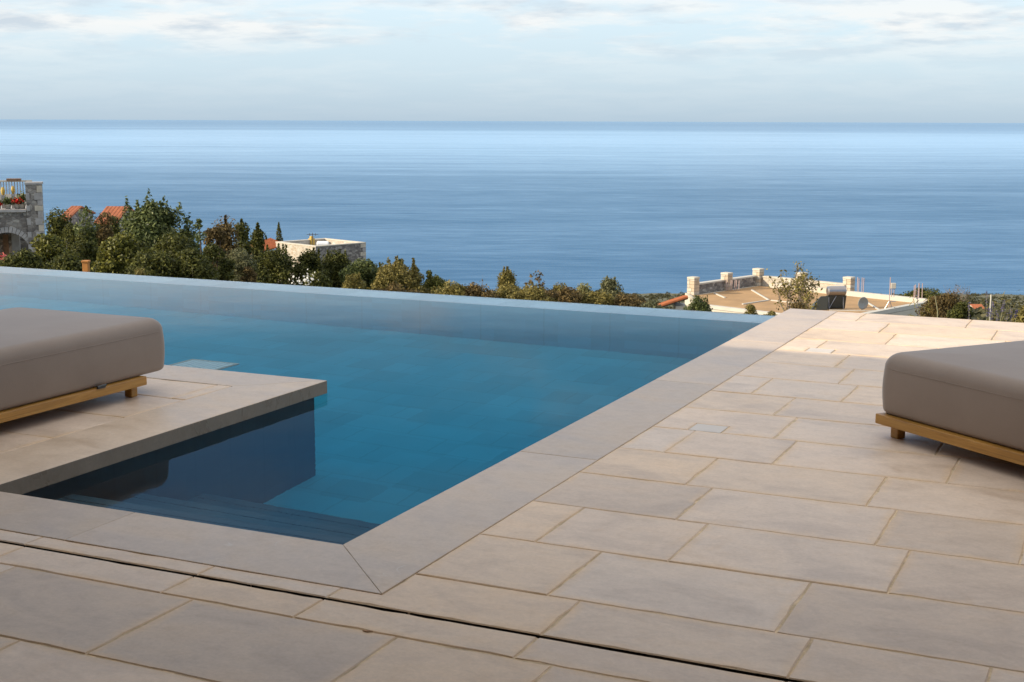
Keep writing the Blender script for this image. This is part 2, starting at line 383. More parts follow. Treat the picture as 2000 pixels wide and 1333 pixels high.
def rubble_mat(name, cols, scale=2.4, mortar=(0.33, 0.30, 0.26), edge=0.055):
    m, t, b = mat_new(name)
    g = N(t, 'ShaderNodeTexCoord')
    mp = mapping(t, g.outputs['Object'], (scale, scale, scale * 1.5))
    v1 = N(t, 'ShaderNodeTexVoronoi'); v1.inputs['Scale'].default_value = 1; t.links.new(mp, v1.inputs['Vector'])
    v2 = N(t, 'ShaderNodeTexVoronoi', feature='DISTANCE_TO_EDGE'); v2.inputs['Scale'].default_value = 1; t.links.new(mp, v2.inputs['Vector'])
    sp = N(t, 'ShaderNodeSeparateColor'); t.links.new(v1.outputs['Color'], sp.inputs[0])
    k = len(cols)
    c = ramp(t, sp.outputs[0], [(i / (k - 1), q) for i, q in enumerate(cols)])
    c = mixc(t, 1.0, c, ramp(t, noise(t, g.outputs['Object'], 7, 5), [(0.3, 0.78), (0.7, 1.15)]), 'MULTIPLY')
    e = ramp(t, v2.outputs['Distance'], [(0.0, 1.0), (edge, 0.0)])
    c = mixc(t, e, c, mortar)
    t.links.new(c, b.inputs['Base Color']); b.inputs['Roughness'].default_value = 0.9
    bn = N(t, 'ShaderNodeBump'); bn.inputs['Strength'].default_value = 0.8; bn.inputs['Distance'].default_value = 0.06
    t.links.new(math_n(t, 'MINIMUM', v2.outputs['Distance'], 0.2), bn.inputs['Height']); t.links.new(bn.outputs[0], b.inputs['Normal'])
    return m
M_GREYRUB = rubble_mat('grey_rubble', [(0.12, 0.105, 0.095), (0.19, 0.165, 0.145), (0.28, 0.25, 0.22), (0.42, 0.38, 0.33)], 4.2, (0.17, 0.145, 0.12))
M_PALERUB = rubble_mat('pale_rubble', [(0.40, 0.34, 0.26), (0.52, 0.46, 0.37), (0.42, 0.33, 0.23), (0.58, 0.53, 0.45)], 3.2, (0.50, 0.44, 0.36))
M_BLOCKST = pmat('pale_block_stone', (0.54, 0.47, 0.37), 0.85, vary=0.22, scale=2.5, bump=0.5, bscale=9)
M_GREYBLK = pmat('grey_block_stone', (0.38, 0.35, 0.325), 0.85, vary=0.22, scale=3, bump=0.5, bscale=9)
M_RENDER = pmat('cream_render', (0.56, 0.495, 0.395), 0.9, vary=0.08, scale=2)
M_SCREED = pmat('earth_screed', (0.38, 0.225, 0.10), 0.95, vary=0.18, scale=0.7)
M_ROOF = pmat('terracotta', (0.36, 0.105, 0.035), 0.8, vary=0.25, scale=3)
M_METAL = pmat('galvanised', (0.36, 0.33, 0.32), 0.35, 0.9)
M_DISH = pmat('grey_dish', (0.26, 0.28, 0.27), 0.5)
M_PANEL = pmat('collector_back', (0.05, 0.055, 0.05), 0.5)
M_REBAR = pmat('rebar', (0.42, 0.30, 0.27), 0.7)
M_YELLOW = pmat('ochre_clay', (0.52, 0.33, 0.06), 0.7, vary=0.1)
M_ORANGE = pmat('orange_clay', (0.45, 0.18, 0.04), 0.8, vary=0.15)
M_DARKIN = pmat('dark_interior', (0.06, 0.05, 0.045), 0.9)
M_STEEL = pmat('dark_clip', (0.03, 0.035, 0.035), 0.4)

# ------------------------------------------------------------------ terrain and sea
def tz(s):
    return float(np.interp(s, [-400, 0, 12, 25, 60, 90, 130, 250, 800, 1000], [2, -3.0, -3.6, -5.2, -9.0, -12.6, -17.6, -33.5, -100.2, -112]))
def terrain():
    rng = random.Random(3); mb = MB()
    ss = [-60, -20, -3, 12, 16, 20, 26, 34, 44, 56, 70, 86, 104, 126, 150, 180, 215, 260, 310, 370, 440, 520, 600, 680, 740, 800, 860, 1000]
    ang = [rad(a) for a in range(-70, 71, 2)]
    for s in ss:
        for a in ang:
            l = max(-1.0, min(1.0, 0)) + math.tan(a) * max(s, 40)
            ze = tz(s) + (rng.uniform(-0.5, 0.5) * min(s, 200) / 60 if 30 < s < 780 else 0)
            mb.v.append(tuple(W(l, s, ze)))
    n = len(ang)
    for i in range(len(ss) - 1):
        for j in range(n - 1):
            mb.f.append((i * n + j, i * n + j + 1, (i + 1) * n + j + 1, (i + 1) * n + j))
    return mb.build('hillside', M_GROUND, kind='structure', smooth=True)
terrain()
mb = MB()
ss = [300, 700, 1500, 4000, 10000, 30000, 90000, 250000, 420000]
for s in ss:
    for a in range(-64, 65, 8):
        mb.v.append(tuple(W(math.tan(rad(a)) * s, s, -100)))
n = len(range(-64, 65, 8))
for i in range(len(ss) - 1):
    for j in range(n - 1):
        mb.f.append((i * n + j, i * n + j + 1, (i + 1) * n + j + 1, (i + 1) * n + j))
mb.build('sea', M_SEA, kind='structure')

# ------------------------------------------------------------------ terrace paving
rng = random.Random(11)
def slab(poly, z1, th, name, mat, parent, jit=0.0013, chip=0.22, seg=0.07, bev=0.004, drop=0.0, side_shade=None):
    rim = name != 'coping_stone'
    pts = []
    n = len(poly)
    for k in range(n):
        a = Vector(poly[k]); b = Vector(poly[(k + 1) % n]); L = (b - a).length
        m = max(1, min(14, int(L / seg))); nn = Vector((-(b - a).y, (b - a).x)).normalized()
        for i in range(m):
            p = a.lerp(b, i / m)
            q = nn * (rng.uniform(-jit, jit) + (rng.uniform(0.002, 0.007) if rng.random() < chip and i else 0))
            pts.append(p + q)
    cen = sum(pts, Vector((0, 0))) / len(pts)
    mbx = MB(); m = len(pts)
    tilt = (rng.uniform(-1, 1) * 0.0010, rng.uniform(-1, 1) * 0.0010)
    def zz(p): return z1 + drop + (p.x - cen.x) * tilt[0] + (p.y - cen.y) * tilt[1]
    inner = []
    for k in range(m):
        d = (pts[k] - pts[k - 1]).normalized() + (pts[(k + 1) % m] - pts[k]).normalized()
        nn = Vector((-d.y, d.x)).normalized(); inner.append(pts[k] + nn * bev)
    deep = []
    for k in range(m):
        d = (pts[k] - pts[k - 1]).normalized() + (pts[(k + 1) % m] - pts[k]).normalized()
        nn = Vector((-d.y, d.x)).normalized(); deep.append(pts[k] + nn * (0.042 if rim else bev * 1.02))
    mbx.v = [(p.x, p.y, zz(p)) for p in inner] + [(p.x, p.y, zz(p) - bev * 0.8) for p in pts] + [(p.x, p.y, z1 - th) for p in pts] + [(p.x, p.y, zz(p)) for p in deep]
    mbx.f.append(tuple(range(3 * m, 4 * m)))
    for k in range(m):
        j = (k + 1) % m
        mbx.f.append((k, m + k, m + j, j)); mbx.f.append((m + k, 2 * m + k, 2 * m + j, m + j)); mbx.f.append((3 * m + k, k, j, 3 * m + j))
    o = mbx.build(name, mat, parent)
    if side_shade:
        o.data.materials.append(side_shade)
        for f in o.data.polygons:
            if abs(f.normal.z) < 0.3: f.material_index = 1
    at_ = o.data.attributes.new('edge', 'FLOAT', 'POINT')
    at_.data.foreach_set('value', [1.0 if rim else 0.0] * (3 * m) + [0.0] * m)
    return o
J = 0.0027   # half joint
CO_X, CI_X = -2.105, -2.487      # right coping, outer and inner edge
FO_Y, FI_Y = 3.585, 3.967        # front coping, outer and inner edge
FAR_Y = 10.83
terr = MB()
terr.box(-16, 9, -4, 3.4638, -0.30, -0.0035)
terr.box(-16, CO_X - 0.2, 3.4872, FO_Y + 0.2, -0.30, -0.0035)
terr.box(CO_X - 0.2, 9, 3.4872, FAR_Y - 0.02, -0.30, -0.0035)
terrace = terr.build('terrace', M_GROUT, kind='structure')
rows = [(-0.19, 0.31), (0.31, 0.81), (0.81, 1.31), (1.31, 1.805), (1.805, 2.30), (2.30, 2.80), (2.80, 3.292), (3.292, 3.465), (3.487, 3.803), (3.803, 4.292), (4.292, 4.778),
        (4.778, 5.275), (5.275, 5.768), (5.768, 6.257), (6.257, 6.768), (6.768, 7.262), (7.262, 7.768), (7.768, 8.295), (8.295, 8.81),
        (8.81, 9.33), (9.33, 9.84), (9.84, 10.35), (10.352, 10.82)]
known = {6: [-6.33, -5.59, -4.85, -4.10, -3.36, -2.62, -1.88, -1.385, -0.64], 5: [-5.86, -5.36, -4.61, -3.86, -2.86, -2.12, -1.62, -0.88, -0.14],
         4: [-5.6, -4.85, -4.11, -3.36, -2.62, -2.12, -1.38, -0.63], 3: [-5.35, -4.6, -3.86, -3.11, -2.36, -1.87, -1.13, -0.38],
         7: [-6.48, -5.73, -4.99, -4.24, -3.495, -2.755, -2.247, -1.505, -0.768, -0.27], 8: [-6.48, -5.73, -4.99, -4.24, -3.52, -2.757, -2.25, -1.505, -0.77, -0.27],
         9: [-1.62, -0.88, -0.14], 10: [-1.88, -1.377, -0.635], 11: [-1.505, -0.76, -0.27], 12: [-1.625, -0.88, -0.14], 13: [-1.88, -1.38, -0.635],
         14: [-1.495, -0.745, -0.25], 15: [-1.62, -0.88, -0.14], 16: [-1.87, -1.37, -0.63], 17: [-1.49, -0.75, -0.27], 18: [-1.615, -0.88, -0.14], 19: [-1.87, -1.13, -0.63],
         20: [-1.48, -0.74, -0.26], 21: [-1.61, -0.84, -0.1], 22: [-1.87, -1.07, -0.33]}
covers = [(-1.918, -1.757, 6.257, 6.408), (-1.91, -1.745, 8.81, 8.965)]
for i, (y0, y1) in enumerate(rows):
    js = list(known.get(i, [-5.4 + 0.745 * k + 0.25 * (i % 3) for k in range(7)]))
    left = -7.2 if i <= 8 else CO_X
    x = js[-1]; k = i
    while x < 3.4:
        x += 0.5 if k % 3 == 1 else 0.745; k += 1; js.append(x)
    edges = [left] + [q for q in js if q > left + 0.05]
    for a, b in zip(edges, edges[1:]):
        A, B, Y0, Y1 = a + J, b - J, y0 + J, y1 - J
        if i in (7,): Y1 = y1
        if i == 8:
            Y0 = y0
            if b <= CO_X - 0.1:
                Y1 = FO_Y - 0.004; slab([(A, Y0), (B, Y0), (B, Y1), (A, Y1)], 0, 0.03, 'paving_tile', M_TILE, terrace); continue
            if a < CO_X:
                q = FO_Y - 0.004
                slab([(A, Y0), (B, Y0), (B, Y1), (CO_X + 0.004, Y1), (CO_X + 0.004, q), (A, q)], 0, 0.03, 'paving_tile', M_TILE, terrace); continue
        if a == CO_X: A = CO_X + 0.004
        poly = [(A, Y0), (B, Y0), (B, Y1), (A, Y1)]
        for cx0, cx1, cy0, cy1 in covers:
            if cy0 - 0.02 <= y0 <= cy0 + 0.02:
                g0, g1 = cx0 - 0.007, cx1 + 0.007; ct = cy1 + 0.007
                if A < g0 and B > g1:
                    poly = [(A, Y0), (g0, Y0), (g0, ct), (g1, ct), (g1, Y0), (B, Y0), (B, Y1), (A, Y1)]
                elif A < g0 < B:
                    poly = [(A, Y0), (g0, Y0), (g0, ct), (B, ct), (B, Y1), (A, Y1)]
                elif A < g1 < B:
                    poly = [(A, ct), (g1, ct), (g1, Y0), (B, Y0), (B, Y1), (A, Y1)]
        slab(poly, 0, 0.03, 'paving_tile', M_TILE, terrace, drop=rng.uniform(-0.0012, 0.0012))
for cx0, cx1, cy0, cy1 in covers:
    slab([(cx0, cy0), (cx1, cy0), (cx1, cy1), (cx0, cy1)], 0.001, 0.025, 'drain_cover', M_LID, terrace, jit=0, chip=0, bev=0.002)
    MB().box(cx0 - 0.012, cx1 + 0.012, cy0 - 0.005, cy1 + 0.012, -0.03, -0.0045).build('cover_rebate', M_DARK, terrace)
MB().box(-16, 9, 3.4638, 3.4872, -0.30, -0.05).build('slot_drain', M_DARK, terrace)
MB().box(-16, 9, 3.4638, 3.4652, -0.05, -0.004).box(-16, 9, 3.4858, 3.4872, -0.05, -0.004).build('drain_lip', M_DARK, terrace)
# a dead leaf caught in a joint
# ------------------------------------------------------------------ swimming pool
ZW = -0.073
WEIR_I, WEIR_O = 10.44, 10.86
PX0 = -14.0
PLX, PLY = -4.205, 6.565        # platform: right edge and far edge
DEP = -1.83
pool = MB()
pool.box(PX0 - 0.3, CI_X + 0.35, FI_Y - 0.3, WEIR_O, DEP - 0.2, DEP)
pool_root = pool.build('swimming_pool', M_PFLOOR, kind='structure')
MB().box(CI_X + 0.045, CI_X + 0.345, FI_Y - 0.25, FAR_Y - 0.02, DEP, -0.078).build('pool_wall', M_PFLOOR, pool_root)
MB().box(PX0 - 0.3, CI_X + 0.044, FI_Y - 0.345, FI_Y - 0.045, DEP, -0.078).build('pool_wall', M_PFLOOR, pool_root)
MB().box(PX0 - 0.3, PX0, FI_Y - 0.04, WEIR_O, DEP, -0.078).build('pool_wall', M_PFLOOR, pool_root)
M_WCAP = pool_tile_mat('sunlit_weir_stone', (0.36, 0.52, 0.64))  # cap colour lightened to stand in for sunlight on the weir top
M_WEIR = pool_tile_mat('weir_stone', (0.10, 0.45, 0.62))
MB().box(PX0 + 0.002, CI_X + 0.043, WEIR_I, WEIR_O, -3.6, -0.115).build('infinity_edge', M_WEIR, pool_root)
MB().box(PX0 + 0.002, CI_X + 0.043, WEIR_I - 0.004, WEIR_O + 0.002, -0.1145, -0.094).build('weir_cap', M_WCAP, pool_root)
for k, (dy, zt) in enumerate([(0.52, -0.30), (0.98, -0.70), (1.44, -1.10)]):
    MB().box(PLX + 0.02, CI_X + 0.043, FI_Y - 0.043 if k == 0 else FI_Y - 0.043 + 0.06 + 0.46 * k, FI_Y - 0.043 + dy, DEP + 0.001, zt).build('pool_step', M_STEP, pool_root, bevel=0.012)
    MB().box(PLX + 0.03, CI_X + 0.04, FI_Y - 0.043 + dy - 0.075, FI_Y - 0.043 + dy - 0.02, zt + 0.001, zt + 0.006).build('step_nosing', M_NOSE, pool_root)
cy = [FO_Y, 5.50, 7.42, 9.07, FAR_Y]
for k in range(4):
    a, b = cy[k] + (0.0008 if k else 0), cy[k + 1] - 0.0008
    if k == 0:
        poly = [(CO_X, a), (CO_X, b), (CI_X, b), (CI_X, FI_Y + 0.0003)]
    else:
        poly = [(CI_X, a), (CO_X, a), (CO_X, b), (CI_X, b)]
    slab(poly, 0.001, 0.078, 'coping_stone', M_COPE, pool_root, jit=0.0003, chip=0.0, bev=0.002)
fx = [CO_X, -3.425, -5.3, -7.2, -9.1, -11]
for k in range(5):
    a, b = fx[k] - (0.0012 if k else 0), fx[k + 1] + 0.0012
    if k == 0: poly = [(b, FO_Y), (CO_X - 0.0007, FO_Y), (CI_X, FI_Y - 0.0002), (b, FI_Y)]
    else: poly = [(b, FO_Y), (a, FO_Y), (a, FI_Y), (b, FI_Y)]
    slab(poly, 0.001, 0.078, 'coping_stone', M_COPE, pool_root, jit=0.0003, chip=0.0, bev=0.002)
wt = MB(); wt.box(PX0 - 0.01, CI_X + 0.05, FI_Y - 0.05, WEIR_O + 0.012, DEP - 0.05, ZW)
wt.build('pool_water', M_WATER, kind='structure')
# platform
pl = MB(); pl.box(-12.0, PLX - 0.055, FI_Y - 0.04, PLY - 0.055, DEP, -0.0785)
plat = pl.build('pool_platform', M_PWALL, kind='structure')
PIX, PIY = -4.595, 6.19
MB().box(-12.0, PIX - 0.004, FI_Y + 0.003, PIY - 0.004, -0.076, -0.0035).build('mortar_bed', M_GROUT, plat)
slab([(PLX, FI_Y + 0.004), (PLX, PLY), (PIX, PIY), (PIX, FI_Y + 0.004)][::1], 0.001, 0.078, 'coping_stone', M_COPE, plat, jit=0.0003, chip=0, bev=0.003, side_shade=M_SIDESHADE)
slab([(PIX - 0.001, PIY + 0.001), (PLX - 0.001, PLY), (-6.6, PLY), (-6.6, PIY + 0.001)], 0.001, 0.078, 'coping_stone', M_COPE, plat, jit=0.0003, chip=0, bev=0.003, side_shade=M_SIDESHADE)
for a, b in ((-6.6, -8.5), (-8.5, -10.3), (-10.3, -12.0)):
    slab([(b, PIY), (a - 0.002, PIY), (a - 0.002, PLY), (b, PLY)], 0.001, 0.078, 'coping_stone', M_COPE, plat, jit=0.0003, chip=0, bev=0.003, side_shade=M_SIDESHADE)
ys = [FI_Y + 0.004, 4.29, 4.78, 5.28, 5.77, PIY - 0.002]
for i, (y0, y1) in enumerate(zip(ys, ys[1:])):
    xs = [PIX - 0.004, -4.70, -5.20, -5.94, -6.69, -7.4, -8.15, -8.9, -9.6, -10.4] if i == 4 else [PIX - 0.004] + [-5.24 - 0.25 * (i % 2) - 0.745 * k for k in range(7)]
    for a, b in zip(xs, xs[1:]):
        slab([(b + J, y0 + J), (a - J, y0 + J), (a - J, y1 - J), (b + J, y1 - J)], 0, 0.03, 'paving_tile', M_TILE, plat, drop=rng.uniform(-0.001, 0.001))
# pale grate under water behind the platform, on brackets off its wall
gr = thing('pool_grate', 'pale slatted grate under the water just behind the platform', 'grate', (-5.70, 7.30, -0.50))
MB().box(-0.20, 0.20, 0.17, 0.19, 0, 0.03).box(-0.20, 0.20, -0.44, -0.42, 0, 0.03).box(-0.20, -0.18, -0.42, 0.17, 0, 0.03).box(0.18, 0.20, -0.42, 0.17, 0, 0.03).build('frame', M_WHITE, gr)
for k in range(8):
    x = -0.155 + 0.044 * k
    MB().box(x - 0.018, x + 0.018, -0.42, 0.17, 0.004, 0.026).build('slat', M_GRATE, gr)
for x in (-0.17, 0.15):
    MB().box(x, x + 0.02, -0.80, -0.42, -0.03, -0.001).build('bracket', M_WHITE, gr)

# ------------------------------------------------------------------ villa behind the camera (its roof shades the terrace)
villa = thing('villa', 'stone villa with a deep flat porch roof standing behind the terrace', 'house', (0, -3, 0))
MB().box(-22, 9, -0.35, 0, 0, 2.85).build('wall', M_PALERUB, villa)
MB().box(-8.4, -8.0, 0.002, 6.3, 0, 2.85).build('added_shade_wall', M_PALERUB, villa)  # unseen wall, added to dim the left of the terrace
MB().box(-24, 9.5, -0.4, 6.5, 2.852, 3.05).build('roof', M_RENDER, villa)
MB().box(2.6, 2.9, 0.002, 12.0, 0, 2.85).build('added_shade_wall', M_DARKIN, villa)  # unseen dark wall, added to cut the sky light from the right
for x in (-12.0, 2.2):
    MB().box(x - 0.2, x + 0.2, 6.0, 6.4, 0, 2.85).build('porch_column', M_RENDER, villa)

# ------------------------------------------------------------------ sun loungers
def mattress(x0, x1, y0, y1, z0, z1, rtop, rbot, rv):
    """cushion: rounded rectangle rings swept over a rounded side profile"""
    mbx = MB(); prof = []
    for k in range(6):
        a = math.pi / 2 * k / 5
        prof.append((rbot * (1 - math.sin(a)), z0 + rbot * (1 - math.cos(a))))
    for k in range(9):
        t = k / 8; prof.append((-0.006 * math.sin(math.pi * t), z0 + rbot + (z1 - rtop - z0 - rbot) * t)) if 0 < k < 8 else None
    for k in range(8):
        a = math.pi / 2 * k / 7
        prof.append((rtop * (1 - math.cos(a)), z1 - rtop + rtop * math.sin(a)))
    prof += [(rtop + 0.10, z1 + 0.008), (rtop + 0.25, z1 + 0.011)]
    rings = []
    for ins, z in prof:
        ring = []; r = max(0.02, rv - ins * 0.6)
        X0, X1, Y0, Y1 = x0 + ins, x1 - ins, y0 + ins, y1 - ins
        for cxx, cyy, a0 in ((X1 - r, Y1 - r, 0), (X0 + r, Y1 - r, 90), (X0 + r, Y0 + r, 180), (X1 - r, Y0 + r, 270)):
            for k in range(7):
                a = rad(a0 + 15 * k); ring.append((cxx + r * math.cos(a), cyy + r * math.sin(a), z))
        rings.append(len(mbx.v)); mbx.v += ring
    n = 28
    for a, b in zip(rings, rings[1:]):
        for j in range(n):
            q = (j + 1) % n; mbx.f.append((a + j, a + q, b + q, b + j))
    mbx.f.append(tuple(range(rings[0] + n - 1, rings[0] - 1, -1))); mbx.f.append(tuple(range(rings[-1], rings[-1] + n)))
    return mbx
def rbox(x0, x1, y0, y1, z0, z1, name, parent, mat=None):
    return MB().box(x0, x1, y0, y1, z0, z1).build(name, mat or M_WOOD, parent, bevel=0.006)
def lounger(label, loc, rz, L, Wd, m0, m1, n0, n1, legx):
    """frame spans x 0..L, y 0..Wd; the cushion spans m0..m1, n0..n1"""
    t = thing('sun_lounger', label, 'sun lounger', loc, rz, 'low sun loungers by the pool')
    z0, z1 = 0.065, 0.114
    rbox(0, L, 0, 0.055, z0, z1, 'rail', t); rbox(0, L, Wd - 0.055, Wd, z0, z1, 'rail', t)
    rbox(0, 0.055, 0.056, Wd - 0.056, z0, z1, 'end_rail', t); rbox(L - 0.055, L, 0.056, Wd - 0.056, z0, z1, 'end_rail', t)
    k = 0.09
    while k < L - 0.14:
        MB().box(k, k + 0.06, 0.057, Wd - 0.057, z1 - 0.028, z1 - 0.006).build('slat', M_WOOD, t); k += 0.10
    for x in legx:
        for y in (0.055, Wd - 0.105):
            rbox(x, x + 0.05, y, y + 0.05, 0.0, z0 + 0.001, 'leg', t)
    m = mattress(m0, m1, n0, n1, 0.1155, 0.412, 0.072, 0.028, 0.075).build('mattress', M_FAB, t, smooth=True)
    ring = []
    for cxx, cyy, a0 in ((m1 - 0.092, n1 - 0.092, 0), (m0 + 0.092, n1 - 0.092, 90), (m0 + 0.092, n0 + 0.092, 180), (m1 - 0.092, n0 + 0.092, 270)):
        for q in range(6): a = rad(a0 + 18 * q); ring.append((cxx + 0.0916 * math.cos(a), cyy + 0.0916 * math.sin(a), 0.339))
    MB().tube(ring + ring[:1], 0.0024, 5, False).build('piping', M_FAB, m, smooth=True)
    return t
aang = math.atan2(-0.622, 0.783)
lounger('taupe cushioned low lounger on teak legs, angled on the paved terrace', (-1.063, 6.513, 0), aang, 2.05, 1.06, -0.02, 2.03, 0.022, 1.05, (0.05, 1.95))
# on the platform the long side runs along the pool's short side: local x = world -y
la = lounger('taupe cushioned low lounger on teak legs, standing on the pool platform', (-4.84, 3.998, 0.0008), rad(90), 1.75, 1.16, 0.0, 1.965, 0.016, 1.13, (0.04, 1.685))
MB().box(1.36, 1.415, -0.008, 0.006, 0.112, 0.124).tube([(1.355, -0.004, 0.122), (1.42, -0.004, 0.124)], 0.007, 6).build('clip', M_STEEL, la)

# ------------------------------------------------------------------ vegetation
RN = np.random.default_rng(5)
def leaves(pts, size, rngn, up_bias=0.25, aspect=0.5, out=None):
    n = len(pts)
    nr = rngn.normal(size=(n, 3)); nr[:, 2] += up_bias * 2
    if out is not None: nr += out * 0.9
    nr /= np.linalg.norm(nr, axis=1)[:, None]
    a = np.cross(nr, rngn.normal(size=(n, 3))); a /= np.linalg.norm(a, axis=1)[:, None]
    b = np.cross(nr, a)
    sz = size * rngn.uniform(0.6, 1.35, size=(n, 1))
    v = np.stack([pts - a * sz * 0.5, pts + b * sz * aspect * 0.5 - a * sz * 0.05, pts + a * sz * 0.5, pts - b * sz * aspect * 0.5 - a * sz * 0.05], 1)
    return v.reshape(-1, 3)
def leafmesh(name, v, mat, parent):
    me = bpy.data.meshes.new(name); n = len(v) // 4
    me.vertices.add(n * 4); me.loops.add(n * 4); me.polygons.add(n)
    me.vertices.foreach_set('co', v.astype(np.float32).ravel())
    me.loops.foreach_set('vertex_index', np.arange(n * 4, dtype=np.int32))
    me.polygons.foreach_set('loop_start', np.arange(0, n * 4, 4, dtype=np.int32))
    me.polygons.foreach_set('loop_total', np.full(n, 4, dtype=np.int32))
    me.update(calc_edges=True); me.materials.append(mat)
    return link(bpy.data.objects.new(name, me), parent)
def env(shape, t):
    if shape == 'round': return np.sqrt(np.clip(1 - (2 * t - 1) ** 2, 0, 1)) * 0.95 + 0.05
    if shape == 'dome': return np.sqrt(np.clip(1 - t ** 2.4, 0, 1))
    if shape == 'cone': return np.clip(1.02 - t, 0, 1) ** 0.8
    if shape == 'cypress': return np.sin(np.pi * np.clip(t, 0, 1) ** 0.7) ** 0.6 * (1.05 - t * 0.85)
    return np.ones_like(t)
def clumps(rngn, z0, z1, R, shape, nc, nl, rc):
    t = rngn.uniform(0.02, 0.97, nc); a = rngn.uniform(0, 2 * np.pi, nc)
    q = R * env(shape, t) * rngn.uniform(0.25, 1, nc) ** 0.5
    q = np.maximum(q - rc * 0.45, 0.0)
    cen = np.stack([q * np.cos(a), q * np.sin(a), z0 + (z1 - z0) * t - rc * 0.35 * (t > .6)], 1)
    per = max(8, nl // nc); P = []; O = []
    for c in cen:
        d = rngn.normal(size=(per, 3)); d /= np.linalg.norm(d, axis=1)[:, None]
        rr = rc * rngn.uniform(0.55, 1.35) * rngn.uniform(0.15, 1, (per, 1)) ** 0.45
        P.append(c + d * rr * np.array([1, 1, 0.85])); O.append(d)
    return np.concatenate(P), np.concatenate(O), cen
def trunk_mb(h, r, cen, rngn, nb=9):
    mbx = MB(); lean = rngn.normal(size=2) * 0.04 * h
    top = Vector((lean[0], lean[1], h * 0.8))
    mbx.tube([(0, 0, -0.4), (lean[0] * 0.3, lean[1] * 0.3, h * 0.3), tuple(top)], [r, r * 0.75, r * 0.25], 7)
    idx = rngn.permutation(len(cen))[:nb]
    for i in idx:
        c = Vector(cen[i]); b = Vector((lean[0] * 0.3, lean[1] * 0.3, min(h * 0.3, c.z * 0.5)))
        mid = b.lerp(c, 0.5) + Vector((0, 0, 0.08 * h))
        mbx.tube([b, mid, c], [r * 0.5, r * 0.3, r * 0.08], 5)
    return mbx
def plant(name, label, cat, px, ytop, wpx, s, shape, lm, nl=3500, leaf=0.17, nc=26, low=0.12, group=None, seed=0, rc=None, shoots=0, bark=None, aspect=0.5, spires=()):
    rngn = np.random.default_rng(seed + int(px) * 7 + int(ytop))
    p = at(px, ytop, s); zb = tz(s) - 0.2
    R = wpx / 2 / FPX * s
    h = p.z - zb
    t = thing(name, label, cat, (p.x, p.y, zb), 0.0, group)
    rc = rc or R * 0.36
    pyb = (521 + 0.0635 * px if px < 1525 else 602 + 0.066 * (px - 1545)) + 22
    z0 = max(min(at(px, pyb, s).z - zb, h - R * 0.9), rc * 0.5)
    nl = int(nl * 2.7); leaf *= 0.56; nc = int(nc * 1.35); rc *= 0.86
    P, O, cen = clumps(rngn, z0, h - rc * 0.45, R, shape, nc, nl, rc)
    if shoots:
        for k in range(shoots):
            i = rngn.integers(len(cen)); c = cen[i]; tt = np.clip((c[2] - z0) / (h - z0), 0, 1)
            L = rngn.uniform(0.5, 1.1) * rc * 2.2; m = 80
            u = rngn.uniform(0, 1, m)[:, None]
            top = np.array([c[0], c[1], min(c[2] + rc + L, h)]); lo = np.array([c[0], c[1], c[2]])
            pp = lo + (top - lo) * u + rngn.normal(size=(m, 3)) * (rc * 0.16 * (1.15 - u))
            P = np.concatenate([P, pp]); O = np.concatenate([O, rngn.normal(size=(m, 3))])
    for dx, yt, wp, yb in spires:      # leafy leaders standing out of the crown
        zt = at(px + dx, yt, s).z - zb; zl = at(px + dx, yb, s).z - zb; x0 = dx / FPX * s; ww = wp / 2 / FPX * s
        q0 = rh * x0
        for u in np.linspace(0, 1, max(5, int((zt - zl) / 0.10))):
            m = int(14 + 40 * (1 - u)); a = rngn.uniform(0, 6.283, m); rr_ = ww * (1.03 - u) ** 0.75 * rngn.uniform(0.2, 1, m) ** 0.6
            pp = np.stack([q0.x + rr_ * np.cos(a), q0.y + rr_ * np.sin(a), zl + (zt - zl) * u + rngn.normal(size=m) * 0.05 - rr_ * 0.25], 1)
            P = np.concatenate([P, pp]); O = np.concatenate([O, np.stack([np.cos(a), np.sin(a), np.full(m, 0.5)], 1)])
    leafmesh('crown', leaves(P, leaf, rngn, out=O, aspect=aspect), lm, t)
    trunk_mb(h, max(0.05, h * 0.022), cen, rngn).build('trunk', bark or M_BARK, t)
    return t
